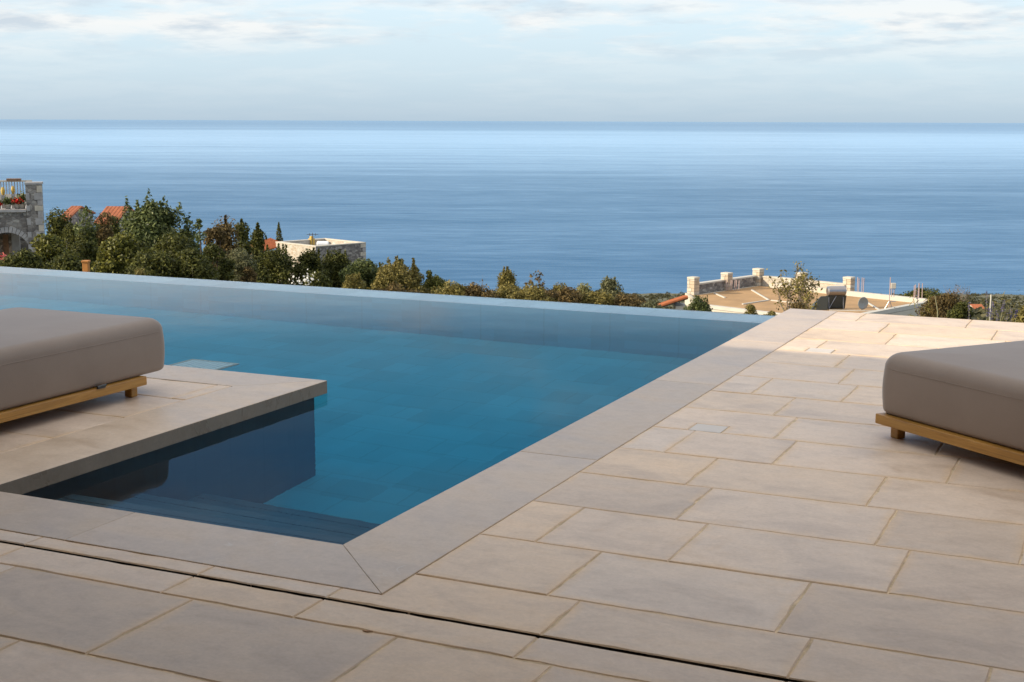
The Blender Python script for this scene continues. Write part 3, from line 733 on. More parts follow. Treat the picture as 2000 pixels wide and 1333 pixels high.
def bare_tree(name, label, px, ytop, wpx, s, lm, seed, nl=500, leaf=0.12, group=None, mat=None, depth=5, r0=None):
    rg = random.Random(seed); p = at(px, ytop, s); zb = tz(s) - 0.2; h = p.z - zb; R = wpx / 2 / FPX * s
    t = thing(name, label, 'tree', (p.x, p.y, zb), 0, group); mbx = MB(); tips = []
    def grow(a, d, L, r, lev):
        b = a + d * L; mid = a + d * L * 0.5 + Vector((rg.uniform(-1, 1), rg.uniform(-1, 1), rg.uniform(-.5, 1))) * L * 0.06
        mbx.tube([a, mid, b], [r, r * 0.85, r * 0.62], 5 if lev < 3 else 4, False)
        if lev >= 2: tips.append((mid, L)); tips.append((b, L))
        if lev >= depth: return
        for k in range(rg.choice((2, 3, 3))):
            e = Vector((rg.gauss(0, 1), rg.gauss(0, 1), rg.gauss(0.35, 0.6))).normalized()
            nd = (d * 0.75 + e * 0.62).normalized()
            grow(a + d * L * rg.uniform(0.6, 1.0), nd, L * rg.uniform(0.62, 0.85), r * 0.62, lev + 1)
    grow(Vector((0, 0, 0)), Vector((rg.uniform(-.1, .1), rg.uniform(-.1, .1), 1)).normalized(), h * 0.30, r0 or h * 0.02, 0)
    V = np.array(mbx.v); zmax = V[:, 2].max(); rmax = np.percentile(np.abs(V[:, :2]), 98)
    kz, kr = h / zmax, R / rmax
    mbx.v = [(x * kr, y * kr, z * kz) for x, y, z in mbx.v]
    mbx.build('trunk', mat or M_TWIG, t)
    rngn = np.random.default_rng(seed)
    idx = rngn.integers(len(tips), size=nl)
    P = np.array([tuple(tips[i][0]) for i in idx]) * np.array([kr, kr, kz]) + rngn.normal(size=(nl, 3)) * R * 0.06
    leafmesh('crown', leaves(P, leaf, rngn), lm, t)
    return t
# --- left cluster
G1 = 'dark shrubs behind the infinity edge'; G2 = 'low scrub trees on the slope'
plant('laurel_shrub', 'round dark laurel with yellow tips in front of the arched house', 'shrub', 96, 452, 112, 34, 'dome', L_LAUREL, 5200, 0.17, 30, 0.05, G1)
plant('laurel_shrub', 'broad dark laurel with bright tips under the tall spired tree', 'shrub', 238, 446, 118, 33, 'dome', L_LAUREL, 5600, 0.17, 32, 0.05, G1, seed=4)
plant('laurel_shrub', 'shaded dark shrub between the two laurels, over the orange post', 'shrub', 163, 448, 96, 37, 'dome', L_DARK, 4600, 0.16, 24, 0.05, G1, seed=5)
plant('flowering_shrub', 'low shrub with pink flowers in front of the stone arch', 'shrub', 12, 496, 76, 33, 'dome', L_MID, 1800, 0.12, 18, 0.0, None, seed=6)
fl = C.objects.get('flowering_shrub')
rr = np.random.default_rng(8); b0 = at(12, 496, 33); zb = tz(33) - 0.2
pk = np.concatenate([c + rr.normal(size=(26, 3)) * 0.07 for c in [np.array([x, -0.45, b0.z - zb - dz]) for x, dz in ((-0.35, 0.05), (-0.12, 0.12), (0.2, 0.06), (0.02, 0.3), (0.34, 0.2))]])
leafmesh('blossom', leaves(pk, 0.11, rr, aspect=0.8), L_PINK, fl)
plant('tall_tree', 'tall green tree with several leafy spires, highest of the left trees', 'tree', 302, 394, 172, 42, 'dome', L_MID, 17000, 0.21, 70, 0.05, None, seed=2, shoots=16, rc=0.46,
      spires=((-12, 376, 60, 430), (18, 388, 56, 430), (48, 400, 50, 440), (-34, 396, 40, 440), (-54, 393, 34, 440), (66, 424, 40, 460)))
plant('leafy_sapling', 'thin leafy sapling sticking up right of the tall spired tree', 'tree', 388, 409, 22, 41, 'round', L_MID, 420, 0.17, 9, 0.35, None, seed=3, rc=0.17)
plant('leafy_tree', 'bronze leaved tree in front of the orange roof', 'tree', 203, 391, 50, 46, 'cone', L_BROWN, 1500, 0.20, 16, 0.2, None, seed=9, shoots=8, rc=0.32)
plant('leafy_tree', 'small open tree left of the orange roof', 'tree', 168, 403, 46, 46, 'round', L_MID, 950, 0.18, 14, 0.2, None, seed=10, shoots=6, rc=0.3)
plant('dark_shrub', 'dark bushy tree beside the stone pier of the arched house', 'shrub', 116, 405, 66, 50, 'round', L_DARK, 2400, 0.20, 20, 0.1, None, seed=11, shoots=6, rc=0.4)
plant('dark_shrub', 'blackish bushy tree in front of the right orange roof', 'shrub', 198, 428, 80, 48, 'round', L_DARK, 2400, 0.20, 20, 0.1, None, seed=12, rc=0.42)
plant('dark_shrub', 'deep green bush filling in below the tall spired tree', 'shrub', 338, 452, 150, 36, 'dome', L_DARK, 6400, 0.18, 36, 0.0, None, seed=13, rc=0.5)
plant('scrub_tree', 'russet scrub tree right of the leafy sapling', 'tree', 418, 436, 60, 52, 'round', L_BROWN, 2600, 0.20, 20, 0.1, G2, seed=1)
plant('scrub_tree', 'brownish upright tree left of the dark pines', 'tree', 440, 421, 52, 58, 'cone', L_BROWN, 2600, 0.24, 22, 0.1, G2, seed=2, shoots=8, rc=0.55)
plant('pine_tree', 'dark ragged pine beside the brownish upright tree', 'tree', 472, 428, 44, 66, 'cypress', L_DARK, 2200, 0.26, 18, 0.1, 'dark pines left of the roofed house', seed=3, shoots=9, rc=0.42)
plant('pine_tree', 'dark ragged pine just left of the red roofed wing', 'tree', 503, 436, 44, 68, 'cypress', L_DARK, 1900, 0.26, 16, 0.1, 'dark pines left of the roofed house', seed=4, shoots=12, rc=0.42)
plant('cypress_tree', 'single narrow dark cypress above the red tiled roof', 'tree', 545, 462, 20, 118, 'cypress', L_DARK, 900, 0.34, 16, 0.05, None, seed=5, rc=0.30, spires=((0, 437, 19, 480),))
plant('olive_shrub', 'pale grey green olive shrub left of the cream wall', 'shrub', 466, 482, 100, 45, 'dome', L_OLIVE, 4200, 0.15, 30, 0.05, None, seed=7)
plant('olive_shrub', 'dull green shrub between the dark bush and the pale olive', 'shrub', 414, 470, 90, 40, 'dome', L_DARK, 3200, 0.16, 22, 0.05, None, seed=8)
plant('dry_shrub', 'dry reddish shrub at the infinity edge below the pale olive', 'shrub', 484, 514, 46, 36, 'dome', L_BROWN, 1600, 0.11, 16, 0.0, None, seed=9)
G3 = 'dark green bushes in front of the flat roofed house'
plant('carob_bush', 'dark dense bush hiding the red roofed wing', 'bush', 540, 478, 104, 42, 'dome', L_DARK, 5200, 0.16, 34, 0.0, G3, seed=1, shoots=5, rc=0.36)
plant('carob_bush', 'dark bush in front of the sunlit stone face', 'bush', 604, 484, 84, 43, 'dome', L_DARK, 4400, 0.16, 30, 0.0, G3, seed=2, shoots=5, rc=0.34)
plant('carob_bush', 'dark bush against the shaded stone face', 'bush', 654, 488, 84, 44, 'dome', L_DARK, 3800, 0.16, 26, 0.0, G3, seed=3, shoots=7, rc=0.32)
plant('carob_bush', 'green bush at the right corner of the flat roofed house', 'bush', 704, 500, 90, 43, 'dome', L_MID, 4200, 0.16, 28, 0.0, G3, seed=4, rc=0.34)
plant('carob_bush', 'bush with one tall shoot right of the flat roofed house', 'bush', 778, 503, 130, 42, 'dome', L_YEL, 5200, 0.15, 36, 0.0, None, seed=5, shoots=12, rc=0.36)
plant('carob_bush', 'dull green bush inside the shoot bearing thicket', 'bush', 748, 514, 90, 44, 'dome', L_DARK, 4200, 0.15, 30, 0.0, None, seed=15, shoots=5, rc=0.34)
plant('carob_bush', 'dark rounded bush at the right end of the thicket', 'bush', 848, 536, 74, 43, 'dome', L_LAUREL, 3400, 0.15, 24, 0.0, None, seed=6, rc=0.3)
for k, (px, yt, lab) in enumerate(((762, 512, 'first'), (800, 520, 'second'), (826, 524, 'third'))):
    plant('leafy_sapling', ('thin shoot of leaves above the thicket, tallest', 'thin shoot of leaves above the thicket, middle', 'thin shoot of leaves above the thicket, nearest the dark rounded bush')[k], 'tree',
          (782, 812, 838)[k], (492, 518, 524)[k], 16, 43, 'round', L_DARK, 260, 0.14, 7, 0.5, None, seed=k, rc=0.13)
plant('yellow_shrub', 'yellow green spiky shrub at the infinity edge under the stone house', 'shrub', 690, 536, 66, 30, 'dome', L_YEL, 1500, 0.13, 18, 0.0, None, seed=2, shoots=14, rc=0.16, aspect=0.25)
plant('yellow_shrub', 'low ochre shrub along the infinity edge below the thicket', 'shrub', 775, 550, 110, 30, 'dome', L_BROWN, 2400, 0.10, 24, 0.0, None, seed=3, rc=0.2)
plant('white_flower_shrub', 'dark shrub flecked with white blossoms in front of the house', 'shrub', 618, 522, 60, 33, 'dome', L_DARK, 2400, 0.12, 20, 0.0, None, seed=3, rc=0.22)
fl = C.objects.get('white_flower_shrub'); b0 = at(618, 522, 33)
pk = rr.normal(size=(60, 3)) * np.array([0.16, 0.1, 0.1]) + np.array([-0.05, -0.38, b0.z - tz(33) - 0.1])
leafmesh('blossom', leaves(pk, 0.06, rr, aspect=0.9), L_WHITE, fl)
plant('grass_clump', 'bright green blade plant at the infinity edge below the laurel', 'plant', 273, 520, 26, 24, 'cone', L_YEL, 240, 0.16, 8, 0.0, None, seed=3, rc=0.1, aspect=0.2)
# --- middle scrub
plant('scrub_bush', 'small russet bush right of the dark rounded bush', 'bush', 902, 556, 58, 44, 'dome', L_BROWN, 2200, 0.13, 20, 0.0, None, seed=1, rc=0.26)
bare_tree('bare_tree', 'leafless grey brown sapling behind the small russet bush', 935, 538, 46, 52, L_BROWN, 21, 320, 0.12)
plant('scrub_bush', 'pointed yellow green bush, tallest of the middle scrub', 'bush', 990, 521, 74, 44, 'cone', L_YEL, 4200, 0.14, 30, 0.0, None, seed=2, shoots=8, rc=0.3)
plant('scrub_bush', 'spreading ochre bush around the pointed bush', 'bush', 1000, 552, 96, 43, 'dome', L_YEL, 4200, 0.13, 30, 0.0, None, seed=12, rc=0.28)
bare_tree('bare_tree', 'thin rust brown tree right of the pointed bush', 1048, 530, 58, 50, L_BROWN, 5, 900, 0.13)
plant('scrub_bush', 'low brown bush under the rust brown tree', 'bush', 1062, 562, 100, 44, 'dome', L_BROWN, 3600, 0.13, 28, 0.0, None, seed=4, rc=0.27)
plant('scrub_bush', 'dull olive bush between the brown bush and pale shrub', 'bush', 1092, 548, 54, 50, 'dome', L_YEL, 2200, 0.14, 18, 0.0, None, seed=5, rc=0.28)
plant('pale_shrub', 'pale yellow leaved shrub beside the silvery olive tree', 'shrub', 1141, 552, 44, 40, 'dome', L_PALE, 1500, 0.13, 18, 0.0, None, seed=6, rc=0.22)
plant('olive_tree', 'silvery olive tree at the right end of the scrub', 'tree', 1190, 541, 72, 46, 'dome', L_OLIVE, 3600, 0.14, 28, 0.0, None, seed=7, shoots=8, rc=0.3)
plant('scrub_bush', 'low green brown bush right of the silvery olive', 'bush', 1236, 572, 66, 52, 'dome', L_BROWN, 2600, 0.14, 20, 0.0, None, seed=8, rc=0.28)
plant('scrub_bush', 'dull dark bush behind the pale yellow shrub', 'bush', 1130, 566, 90, 54, 'dome', L_DARK, 2600, 0.14, 20, 0.0, None, seed=9, rc=0.3)
for px, yt, wd, lm_, sd, lab in ((880, 548, 96, L_YEL, 1, 'low yellowish scrub at the edge below the dark rounded bush'), (930, 552, 96, L_BROWN, 2, 'low russet scrub at the edge below the leafless sapling'),
        (1040, 554, 112, L_YEL, 3, 'low yellowish scrub at the edge below the rust brown tree'), (1105, 558, 112, L_BROWN, 4, 'low russet scrub at the edge left of the pale yellow shrub'),
        (1165, 564, 104, L_YEL, 5, 'low yellowish scrub at the edge below the silvery olive'), (1222, 572, 94, L_BROWN, 6, 'low russet scrub at the edge just right of the silvery olive'),
        (1262, 582, 84, L_OLIVE, 7, 'low grey green scrub at the edge nearest the tiled porch roof')):
    plant('low_scrub', lab, 'bush', px, yt, wd, 36, 'dome', lm_, 2200, 0.12, 26, 0.0, 'low scrub along the middle of the infinity edge', seed=sd, rc=0.22)
for px, yt, wd, sd, lab in ((40, 482, 90, 1, 'shaded dark shrub at the edge below the stone arch'), (130, 486, 90, 2, 'shaded dark shrub at the edge left of the orange post'), (300, 480, 120, 3, 'shaded dark shrub at the edge below the tall spired tree'), (372, 476, 90, 4, 'shaded dark shrub at the edge below the leafy sapling')):
    plant('edge_shrub', lab, 'shrub', px, yt, wd, 31, 'dome', L_DARK, 3000, 0.14, 26, 0.0, 'shaded shrubs along the left infinity edge', seed=sd, rc=0.3)
# --- right
plant('green_bush', 'small green bush in front of the first stone pier', 'bush', 1362, 578, 60, 52, 'dome', L_MID, 2200, 0.14, 18, 0.0, None, seed=1, shoots=5, rc=0.28)
bare_tree('almond_tree', 'sparse yellowing almond tree in front of the unfinished roof', 1548, 517, 130, 56, L_YEL, 14, 1500, 0.13, None, M_TWIG, 5)
plant('low_bush', 'knotty low bush left of the almond tree', 'bush', 1466, 592, 34, 44, 'dome', L_YEL, 1100, 0.10, 14, 0.0, None, seed=2, rc=0.16)
plant('low_bush', 'dry low bush at the end of the infinity edge', 'bush', 1506, 604, 46, 40, 'dome', L_YEL, 1100, 0.10, 14, 0.0, None, seed=3, rc=0.16)
plant('low_bush', 'dry tangle under the almond tree by the collector', 'bush', 1560, 588, 52, 50, 'dome', L_BROWN, 1500, 0.12, 16, 0.0, None, seed=4, rc=0.22)
plant('round_tree', 'dark green tree behind the right corner of the unfinished roof', 'tree', 1804, 556, 176, 84, 'dome', L_DARK, 7000, 0.24, 50, 0.2, None, seed=5, rc=0.6)
plant('round_tree', 'brownish green bush beside the lavender, right of the roof', 'tree', 1850, 568, 112, 40, 'dome', L_BROWN, 6000, 0.12, 38, 0.0, None, seed=6, rc=0.27)
plant('round_tree', 'darker clump at the right of the brownish bush', 'tree', 1880, 584, 50, 38, 'dome', L_DARK, 2200, 0.12, 20, 0.0, None, seed=7, rc=0.2)
bare_tree('bare_tree', 'leafless twiggy treetop above the brownish bush', 1873, 552, 66, 60, L_BROWN, 9, 160, 0.1)
plant('green_bush', 'yellow green bush at the right edge of the picture', 'bush', 2008, 590, 64, 34, 'dome', L_YEL, 2600, 0.12, 24, 0.0, None, seed=8, rc=0.26)
# far scrub: one mass
def far_scrub():
    rngn = np.random.default_rng(77); P = []; O = []; Sz = []
    for k in range(3800):
        s = math.exp(rngn.uniform(math.log(95), math.log(805))); l = rngn.uniform(-0.43, 0.47) * s
        if 118 > s and -0.2 < l / s < -0.05: continue
        if s < 92 and 0.1 < l / s: continue
        r = rngn.uniform(0.7, 1.6) * (1 + s / 2500); n = 34
        d = rngn.normal(size=(n, 3)); d /= np.linalg.norm(d, axis=1)[:, None]; d[:, 2] = np.abs(d[:, 2])
        c = np.array(W(l, s, tz(s) - 0.2)); P.append(c + d * r * rngn.uniform(0.6, 1.05, (n, 1)) * np.array([1, 1, 0.8])); O.append(d)
    P = np.concatenate(P); O = np.concatenate(O)
    o = leafmesh('scrubland', leaves(P, 0.75, rngn, out=O * 1.5, aspect=0.8), leaf_mat('far_scrub', (0.04, 0.042, 0.02), (0.13, 0.115, 0.05)), None)
    o['kind'] = 'stuff'
far_scrub()

# --- planting bed beyond the terrace: lavender and grass
MB().box(-2.0, 9, FAR_Y + 0.0, FAR_Y + 1.6, -3.5, -0.42).build('planting_bed', M_GROUND, kind='structure')
def lavender(px, ytop, s, label, seed, pale=False):
    rg = random.Random(seed); p = at(px, ytop, s); zb = -0.42; h = p.z - zb
    t = thing('lavender', label, 'flower', (p.x, p.y, zb), 0, 'lavender stalks beyond the terrace edge')
    path = [(0, 0, 0), (rg.uniform(-.02, .02), rg.uniform(-.02, .02), h * 0.5), (rg.uniform(-.03, .03), 0, h)]
    MB().tube(path, [0.004, 0.003, 0.002], 5).build('stem', M_STEMS, t)
    rngn = np.random.default_rng(seed); P = []
    a, b = Vector(path[1]), Vector(path[2]); z = 0.0
    lo = 0.1 if not pale else 0.5
    while z < 1:
        c = np.array(a.lerp(b, lo + (1 - lo) * z)); m = 9; P.append(c + rngn.normal(size=(m, 3)) * np.array([0.006, 0.006, 0.005])); z += 0.13 * rg.uniform(0.7, 1.3)
    P = np.concatenate(P); leafmesh('blossom', leaves(P, 0.013, rngn, aspect=0.7), L_LAV, t)
    P2 = np.array([(0, 0, h * u) for u in rngn.uniform(0, 0.45, 26)]) + rngn.normal(size=(26, 3)) * np.array([0.02, 0.02, 0.01])
    leafmesh('foliage', leaves(P2, 0.05, rngn, aspect=0.22), L_OLIVE, t)
    return t
M_STEMS = pmat('dry_stem', (0.26, 0.24, 0.13), 0.8)
lv = [(1797, 566, 'tall dark lavender stalk in front of the unfinished roof corner'), (1897, 592, 'lavender stalk between the brown bush and the far red roof'),
      (1930, 571, 'tall lavender stalk touching the white pole'), (1944, 588, 'lavender stalk just right of the white pole'), (1957, 585, 'leafy stalk in the middle of the lavender row'),
      (1953, 606, 'short lavender stalk beneath the leafy stalk'), (1973, 601, 'lavender stalk right of the leafy stalk'), (1986, 604, 'pale stalk by the right edge of the lavender row'), (1965, 612, 'shortest lavender stalk in the row'),
      (1938, 600, 'bent pale stalk at the foot of the white pole')]
for k, (px, yt, lab) in enumerate(lv): lavender(px, yt, 11.6 + 0.07 * (k % 4), lab, 40 + k, k in (4, 7, 9))
t = thing('dry_stalk', 'bare pale stalk leaning between lavender and brown bush', 'plant', at(1832, 640, 11.55), 0)
a = at(1826, 577, 11.55) - at(1832, 640, 11.55)
MB().tube([(0, 0, -0.25), a * 0.5 + Vector((0.01, 0, 0)), a], [0.006, 0.005, 0.003], 6).build('stem', M_STEMS, t)
rngn = np.random.default_rng(3)
P = []
for k in range(420):
    px = rngn.choice([rngn.uniform(1775, 1815), rngn.uniform(1925, 2080), rngn.uniform(1950, 2080)])
    c = at(px, 640, rngn.uniform(11.35, 12.2)); c.z = -0.42 + rngn.uniform(0.05, 1) ** 1.7 * 0.42
    P.append(tuple(c))
o = leafmesh('grass', leaves(np.array(P), 0.075, rngn, up_bias=-0.3, aspect=0.10), L_YEL, None); o['kind'] = 'stuff'

# ------------------------------------------------------------------ arched stone house, far left
M_DOOR = pmat('weathered_brown', (0.22, 0.125, 0.07), 0.8, vary=0.2)
sc1 = 64.0; k1 = sc1 / FPX
def h1(px, py):   # local metres from the pier's right base corner
    return (px - 91) * k1 * 1.065, (560 - py) * k1 * 1.03
o1 = at(91, 560, sc1); rz1 = RZ + rad(19.0 - 4)
house1 = thing('stone_house', 'grey rubble stone house with an arched porch and roof terrace', 'house', o1, rz1)
def bx1(mbx, x0, y0, x1, y1, d0, d1):
    a, zt = h1(x0, y0); b, zb_ = h1(x1, y1); return mbx.box(a, b, d0, d1, zb_, zt)
# front wall with an arched opening: strips between wall and arch
acx, acy, ari, aro = 27, 497, 41, 51
mbx = MB(); cx_, cz_ = h1(acx, acy); Ri, Ro = ari * k1 * 1.04, aro * k1 * 1.04
x_l, ztop = h1(-150, 418); x_r, _ = h1(63.5, 418)
def arch_strip(mbx, R, d0, d1):
    nseg = 24; prev = None
    for k in range(nseg + 1):
        a = math.pi * k / nseg; x = cx_ + R * math.cos(a); z = cz_ + R * math.sin(a)
        x = min(x, x_r)
        if prev:
            mbx.hexa([(x, d0, z), (prev[0], d0, prev[1]), (prev[0], d1, prev[1]), (x, d1, z)], [(x, d0, ztop), (prev[0], d0, ztop), (prev[0], d1, ztop), (x, d1, ztop)])
        prev = (x, z)
arch_strip(mbx, Ro, 0, 0.5)
mbx.box(x_l, cx_ - Ro, 0, 0.5, -1.5, ztop)
if x_r > cx_ + Ro: mbx.box(cx_ + Ro, x_r, 0, 0.5, -1.5, ztop)
mbx.build('wall', M_GREYRUB, house1)
nv = 21
for k in range(nv):
    a0 = math.pi * (k + 0.06) / nv; a1 = math.pi * (k + 0.94) / nv
    q = [(cx_ + R * math.cos(a), cz_ + R * math.sin(a)) for R, a in ((Ri, a0), (Ro - 0.004, a0), (Ro - 0.004, a1), (Ri, a1))]
    if max(x for x, _ in q) > x_r + 0.25: continue
    MB().hexa([(x, -0.03, z) for x, z in q], [(x, 0.45, z) for x, z in q]).build('voussoir', M_GREYBLK, house1)
bx1(MB(), -150, 455, 62, 640, 2.2, 2.5).build('porch_back_wall', M_GREYRUB, house1)
bx1(MB(), 28, 463, 42, 600, 1.85, 2.198).build('porch_pier', M_GREYBLK, house1)
bx1(MB(), 12, 466, 21, 600, 2.1, 2.197).build('door', M_DOOR, house1)
bx1(MB(), -150, 413, 62.6, 417.6, -0.12, 5.0).build('terrace_slab', M_GREYBLK, house1)
pier = bx1(MB(), 64, 366.4, 91, 640, -0.12, 0.62).build('pier', M_GREYRUB, house1)
bx1(MB(), 62.6, 362, 92.6, 366.2, -0.16, 0.66).build('pier_cap', M_GREYBLK, house1)
yq = 368; k = 0
rq = random.Random(2)
while yq < 520:
    hgt = rq.uniform(10, 14); wl = (8, 13)[k % 2]
    bx1(MB(), 91.2 - wl, yq, 91.6, yq + hgt - 0.8, -0.14, 0.1).build('quoin', (M_GREYBLK, M_BLOCKST)[k % 3 == 0], pier)
    if k % 2: bx1(MB(), 63.6, yq, 70, yq + hgt - 0.8, -0.14, 0.1).build('quoin', M_GREYBLK, pier)
    yq += hgt; k += 1
bal = thing('balustrade', 'pale balustrade along the stone house roof terrace', 'balustrade', o1, rz1)
bx1(MB(), -150, 365, 63, 368, 4.0, 4.15).build('rail', M_BLOCKST, bal)
bx1(MB(), 17, 361.5, 43, 366, 3.9, 4.3).build('coping', M_DOOR, bal)
for px in range(-60, 63, 5):
    bx1(MB(), px, 368.2, px + 1.6, 392, 4.03, 4.12).build('baluster', M_GREYBLK, bal)
bx1(MB(), -150, 392.3, 63, 413, 4.0, 4.2).build('plinth', M_BLOCKST, bal)
def pot(px, py0, py1, rpx, mat, lab, name='clay_jar'):
    x0, z1 = h1(px, py0); _, z0 = h1(px, py1); hh = z1 - z0; r = rpx * k1
    m = Matrix.Rotation(rz1, 4, 'Z'); loc = o1 + (m @ Vector((x0, 1.2, z0)))
    o = MB().lathe([(r * 0.5, 0), (r * 0.85, hh * 0.25), (r, hh * 0.55), (r * 0.7, hh * 0.85), (r * 0.5, hh * 0.92), (r * 0.62, hh)], 14).build(name, mat, None, smooth=True, loc=loc)
    tag(o, lab, 'jar'); return o
pot(20, 373, 388, 4.2, M_YELLOW, 'ochre jar on the roof terrace, left of the pair', 'clay_jar')
pot(37.5, 371, 386, 3.6, M_YELLOW, 'slimmer ochre jar on the roof terrace, nearer the pier', 'clay_jar')
for dx, lab in ((20, 'stone plinth under the left ochre jar'), (37.5, 'stone plinth under the slimmer ochre jar')):
    a, z1 = h1(dx - 3, 388 if dx == 20 else 386); b, z0 = h1(dx + 3, 413)
    m = Matrix.Rotation(rz1, 4, 'Z')
    o = MB().box(a, b, 1.08, 1.32, z0, z1).build('plinth', M_GREYBLK, None, loc=o1); o.rotation_euler = (0, 0, rz1)
    o.name = 'jar_stand'; tag(o, lab, 'stand')
def geranium(px, py, wpx, hpx, lab, seed, pm, flower=True):
    x0, z0 = h1(px, 413); m = Matrix.Rotation(rz1, 4, 'Z'); loc = o1 + (m @ Vector((x0, 0.5, z0)))
    t = thing('geranium', lab, 'potted plant', loc, rz1)
    _, zt = h1(px, py); hh = zt - z0; rw = wpx * k1 / 2; rn = np.random.default_rng(seed)
    MB().lathe([(0.10, 0), (0.16, 0.22), (0.18, 0.24)], 12).build('pot', M_WHITE, t, smooth=True)
    P = rn.normal(size=(260, 3)) * np.array([rw * 0.42, 0.12, hh * 0.16]) + np.array([0, 0, 0.24 + hh * 0.25])
    leafmesh('foliage', leaves(P, 0.10, rn, aspect=0.8), L_MID, t)
    if flower:
        P = rn.normal(size=(240, 3)) * np.array([rw * 0.4, 0.10, hpx * k1 * 0.22]) + np.array([0, -0.12, hh - hpx * k1 * 0.5])
        leafmesh('blossom', leaves(P, 0.09, rn, aspect=0.9), pm, t)
geranium(13, 398, 15, 10, 'red geranium in a pot on the terrace, left one', 1, L_RED)
geranium(46, 393, 22, 11, 'wide red geranium in a pot beside the pier', 2, L_RED)
geranium(55, 378, 22, 16, 'green potted bush behind the wide red geranium', 3, L_RED, False)
geranium(3, 388, 26, 16, 'green potted bush at the left of the roof terrace', 4, L_RED, False)
geranium(30, 392, 20, 12, 'small green potted bush between the two ochre jars', 6, L_RED, False)

# orange roofs behind the trees
def gable_house(name, label, px0, px1, yr, ye, s, wall=M_RENDER, depth=6.0, rot=0.0, group=None):
    a = at(px0, ye, s); b = at(px1, ye, s); r = at(px0, yr, s)
    Lx = (b - a).length; rise = r.z - a.z; zb = tz(s); hw = a.z - zb
    t = thing(name, label, 'house', (a.x, a.y, zb), RZ + rot, group)
    MB().box(0.1, Lx - 0.1, 0.15, depth - 0.15, -0.5, hw).build('wall', wall, t)
    rf = MB(); yc = depth / 2
    rf.hexa([(0, -0.2, hw), (Lx, -0.2, hw), (Lx, yc, hw + rise), (0, yc, hw + rise)], [(0, -0.2, hw + 0.12), (Lx, -0.2, hw + 0.12), (Lx, yc, hw + rise + 0.12), (0, yc, hw + rise + 0.12)])
    rf.hexa([(0, yc, hw + rise), (Lx, yc, hw + rise), (Lx, depth + 0.2, hw), (0, depth + 0.2, hw)], [(0, yc, hw + rise + 0.12), (Lx, yc, hw + rise + 0.12), (Lx, depth + 0.2, hw + 0.12), (0, depth + 0.2, hw + 0.12)])
    ro = rf.build('roof', M_ROOF, t)
    tl = MB(); n = int(Lx / 0.25)
    for k in range(n):
        x = (k + 0.5) * Lx / n
        tl.tube([(x, -0.22, hw + 0.10), (x, yc, hw + rise + 0.10)], 0.045, 6)
    tl.build('roof_tiles', M_ROOF, ro, kind='stuff')
    g = MB(); g.hexa([(0.12, 0.16, hw), (0.12, depth - 0.16, hw), (0.12, yc, hw + rise - 0.05)], [(0.3, 0.16, hw), (0.3, depth - 0.16, hw), (0.3, yc, hw + rise - 0.05)]); g.build('gable', wall, t)
    g = MB(); g.hexa([(Lx - .3, 0.16, hw), (Lx - .3, depth - 0.16, hw), (Lx - .3, yc, hw + rise - 0.05)], [(Lx - .12, 0.16, hw), (Lx - .12, depth - 0.16, hw), (Lx - .12, yc, hw + rise - 0.05)]); g.build('gable', wall, t)
    return t
gable_house('tiled_house', 'orange tiled roof between the stone pier and the small open tree', 114, 135, 411, 430, 96, M_GREYRUB)
gable_house('tiled_house', 'orange tiled roof behind the bronze leaved tree', 184, 229, 412, 438, 92, M_GREYRUB)
plant('leafy_tree', 'slim dark tree between the bronze leaved tree and the tall spired tree', 'tree', 222, 408, 30, 50, 'cone', L_DARK, 1500, 0.18, 14, 0.1, None, seed=21, rc=0.28)
plant('dark_shrub', 'dark leafy bush low between the two orange roofs', 'shrub', 150, 420, 60, 49, 'round', L_DARK, 2400, 0.18, 18, 0.1, None, seed=22, rc=0.36)
gable_house('far_house', 'tiny far house with red roof behind the lavender', 1908, 1930, 601, 612, 230, depth=7)

# orange post at the edge
p = at(169, 540, 27)
tp = thing('orange_post', 'orange brown post lit by the sun at the infinity edge', 'post', (p.x, p.y, tz(27)), RZ)
hh = at(169, 509, 27).z - tz(27)
MB().box(-0.06, 0.06, -0.06, 0.06, -0.2, hh - 0.04).build('shaft', M_ORANGE, tp, bevel=0.012)
MB().box(-0.075, 0.075, -0.075, 0.075, hh - 0.04, hh).build('cap', M_ORANGE, tp, bevel=0.01)

# ------------------------------------------------------------------ flat-roofed stone house, middle
def ls(px, py, h):
    d = ray(px, py); k = -h / d.z; p = d * k; return Vector((p.dot(rh), p.dot(fh)))
H2 = 10.27
n2 = ls(616.5, 481, H2); l2 = ls(555, 471.3, H2); r2_ = ls(714, 473.5, H2)
e1 = (l2 - n2); e2v = (r2_ - n2)
len1 = e1.length; len2 = e2v.length
e2n = e2v.normalized(); e1n = Vector((-e2n.y, e2n.x))
if e1n.dot(e1) < 0: e1n = -e1n
org = W(n2.x, n2.y, CAM_H - H2)
rz2 = RZ + math.atan2(e2n.y, e2n.x)
zb2 = tz(n2.y) - (CAM_H - H2) - 0.5
house2 = thing('flat_roofed_house', 'cube shaped stone house with parapet roof behind dark bushes', 'house', org, rz2)
a, b = len2, len1     # local x along the shaded face (right), y along the sunlit face (left/away)
th = 0.32
MB().box(0, a, 0, th, zb2, -0.08).build('shaded_wall', M_GREYRUB, house2)  # greyer stone than the other faces, shade painted into the colour
MB().box(0, th, th + 0.002, b - th - 0.002, zb2, -0.08).build('sunlit_wall', M_PALERUB, house2)
MB().box(0, a, b - th, b, zb2, -0.08).build('back_wall', M_PALERUB, house2)
MB().box(a - th, a, th + 0.002, b - th - 0.002, zb2, -0.08).build('side_wall', M_PALERUB, house2)
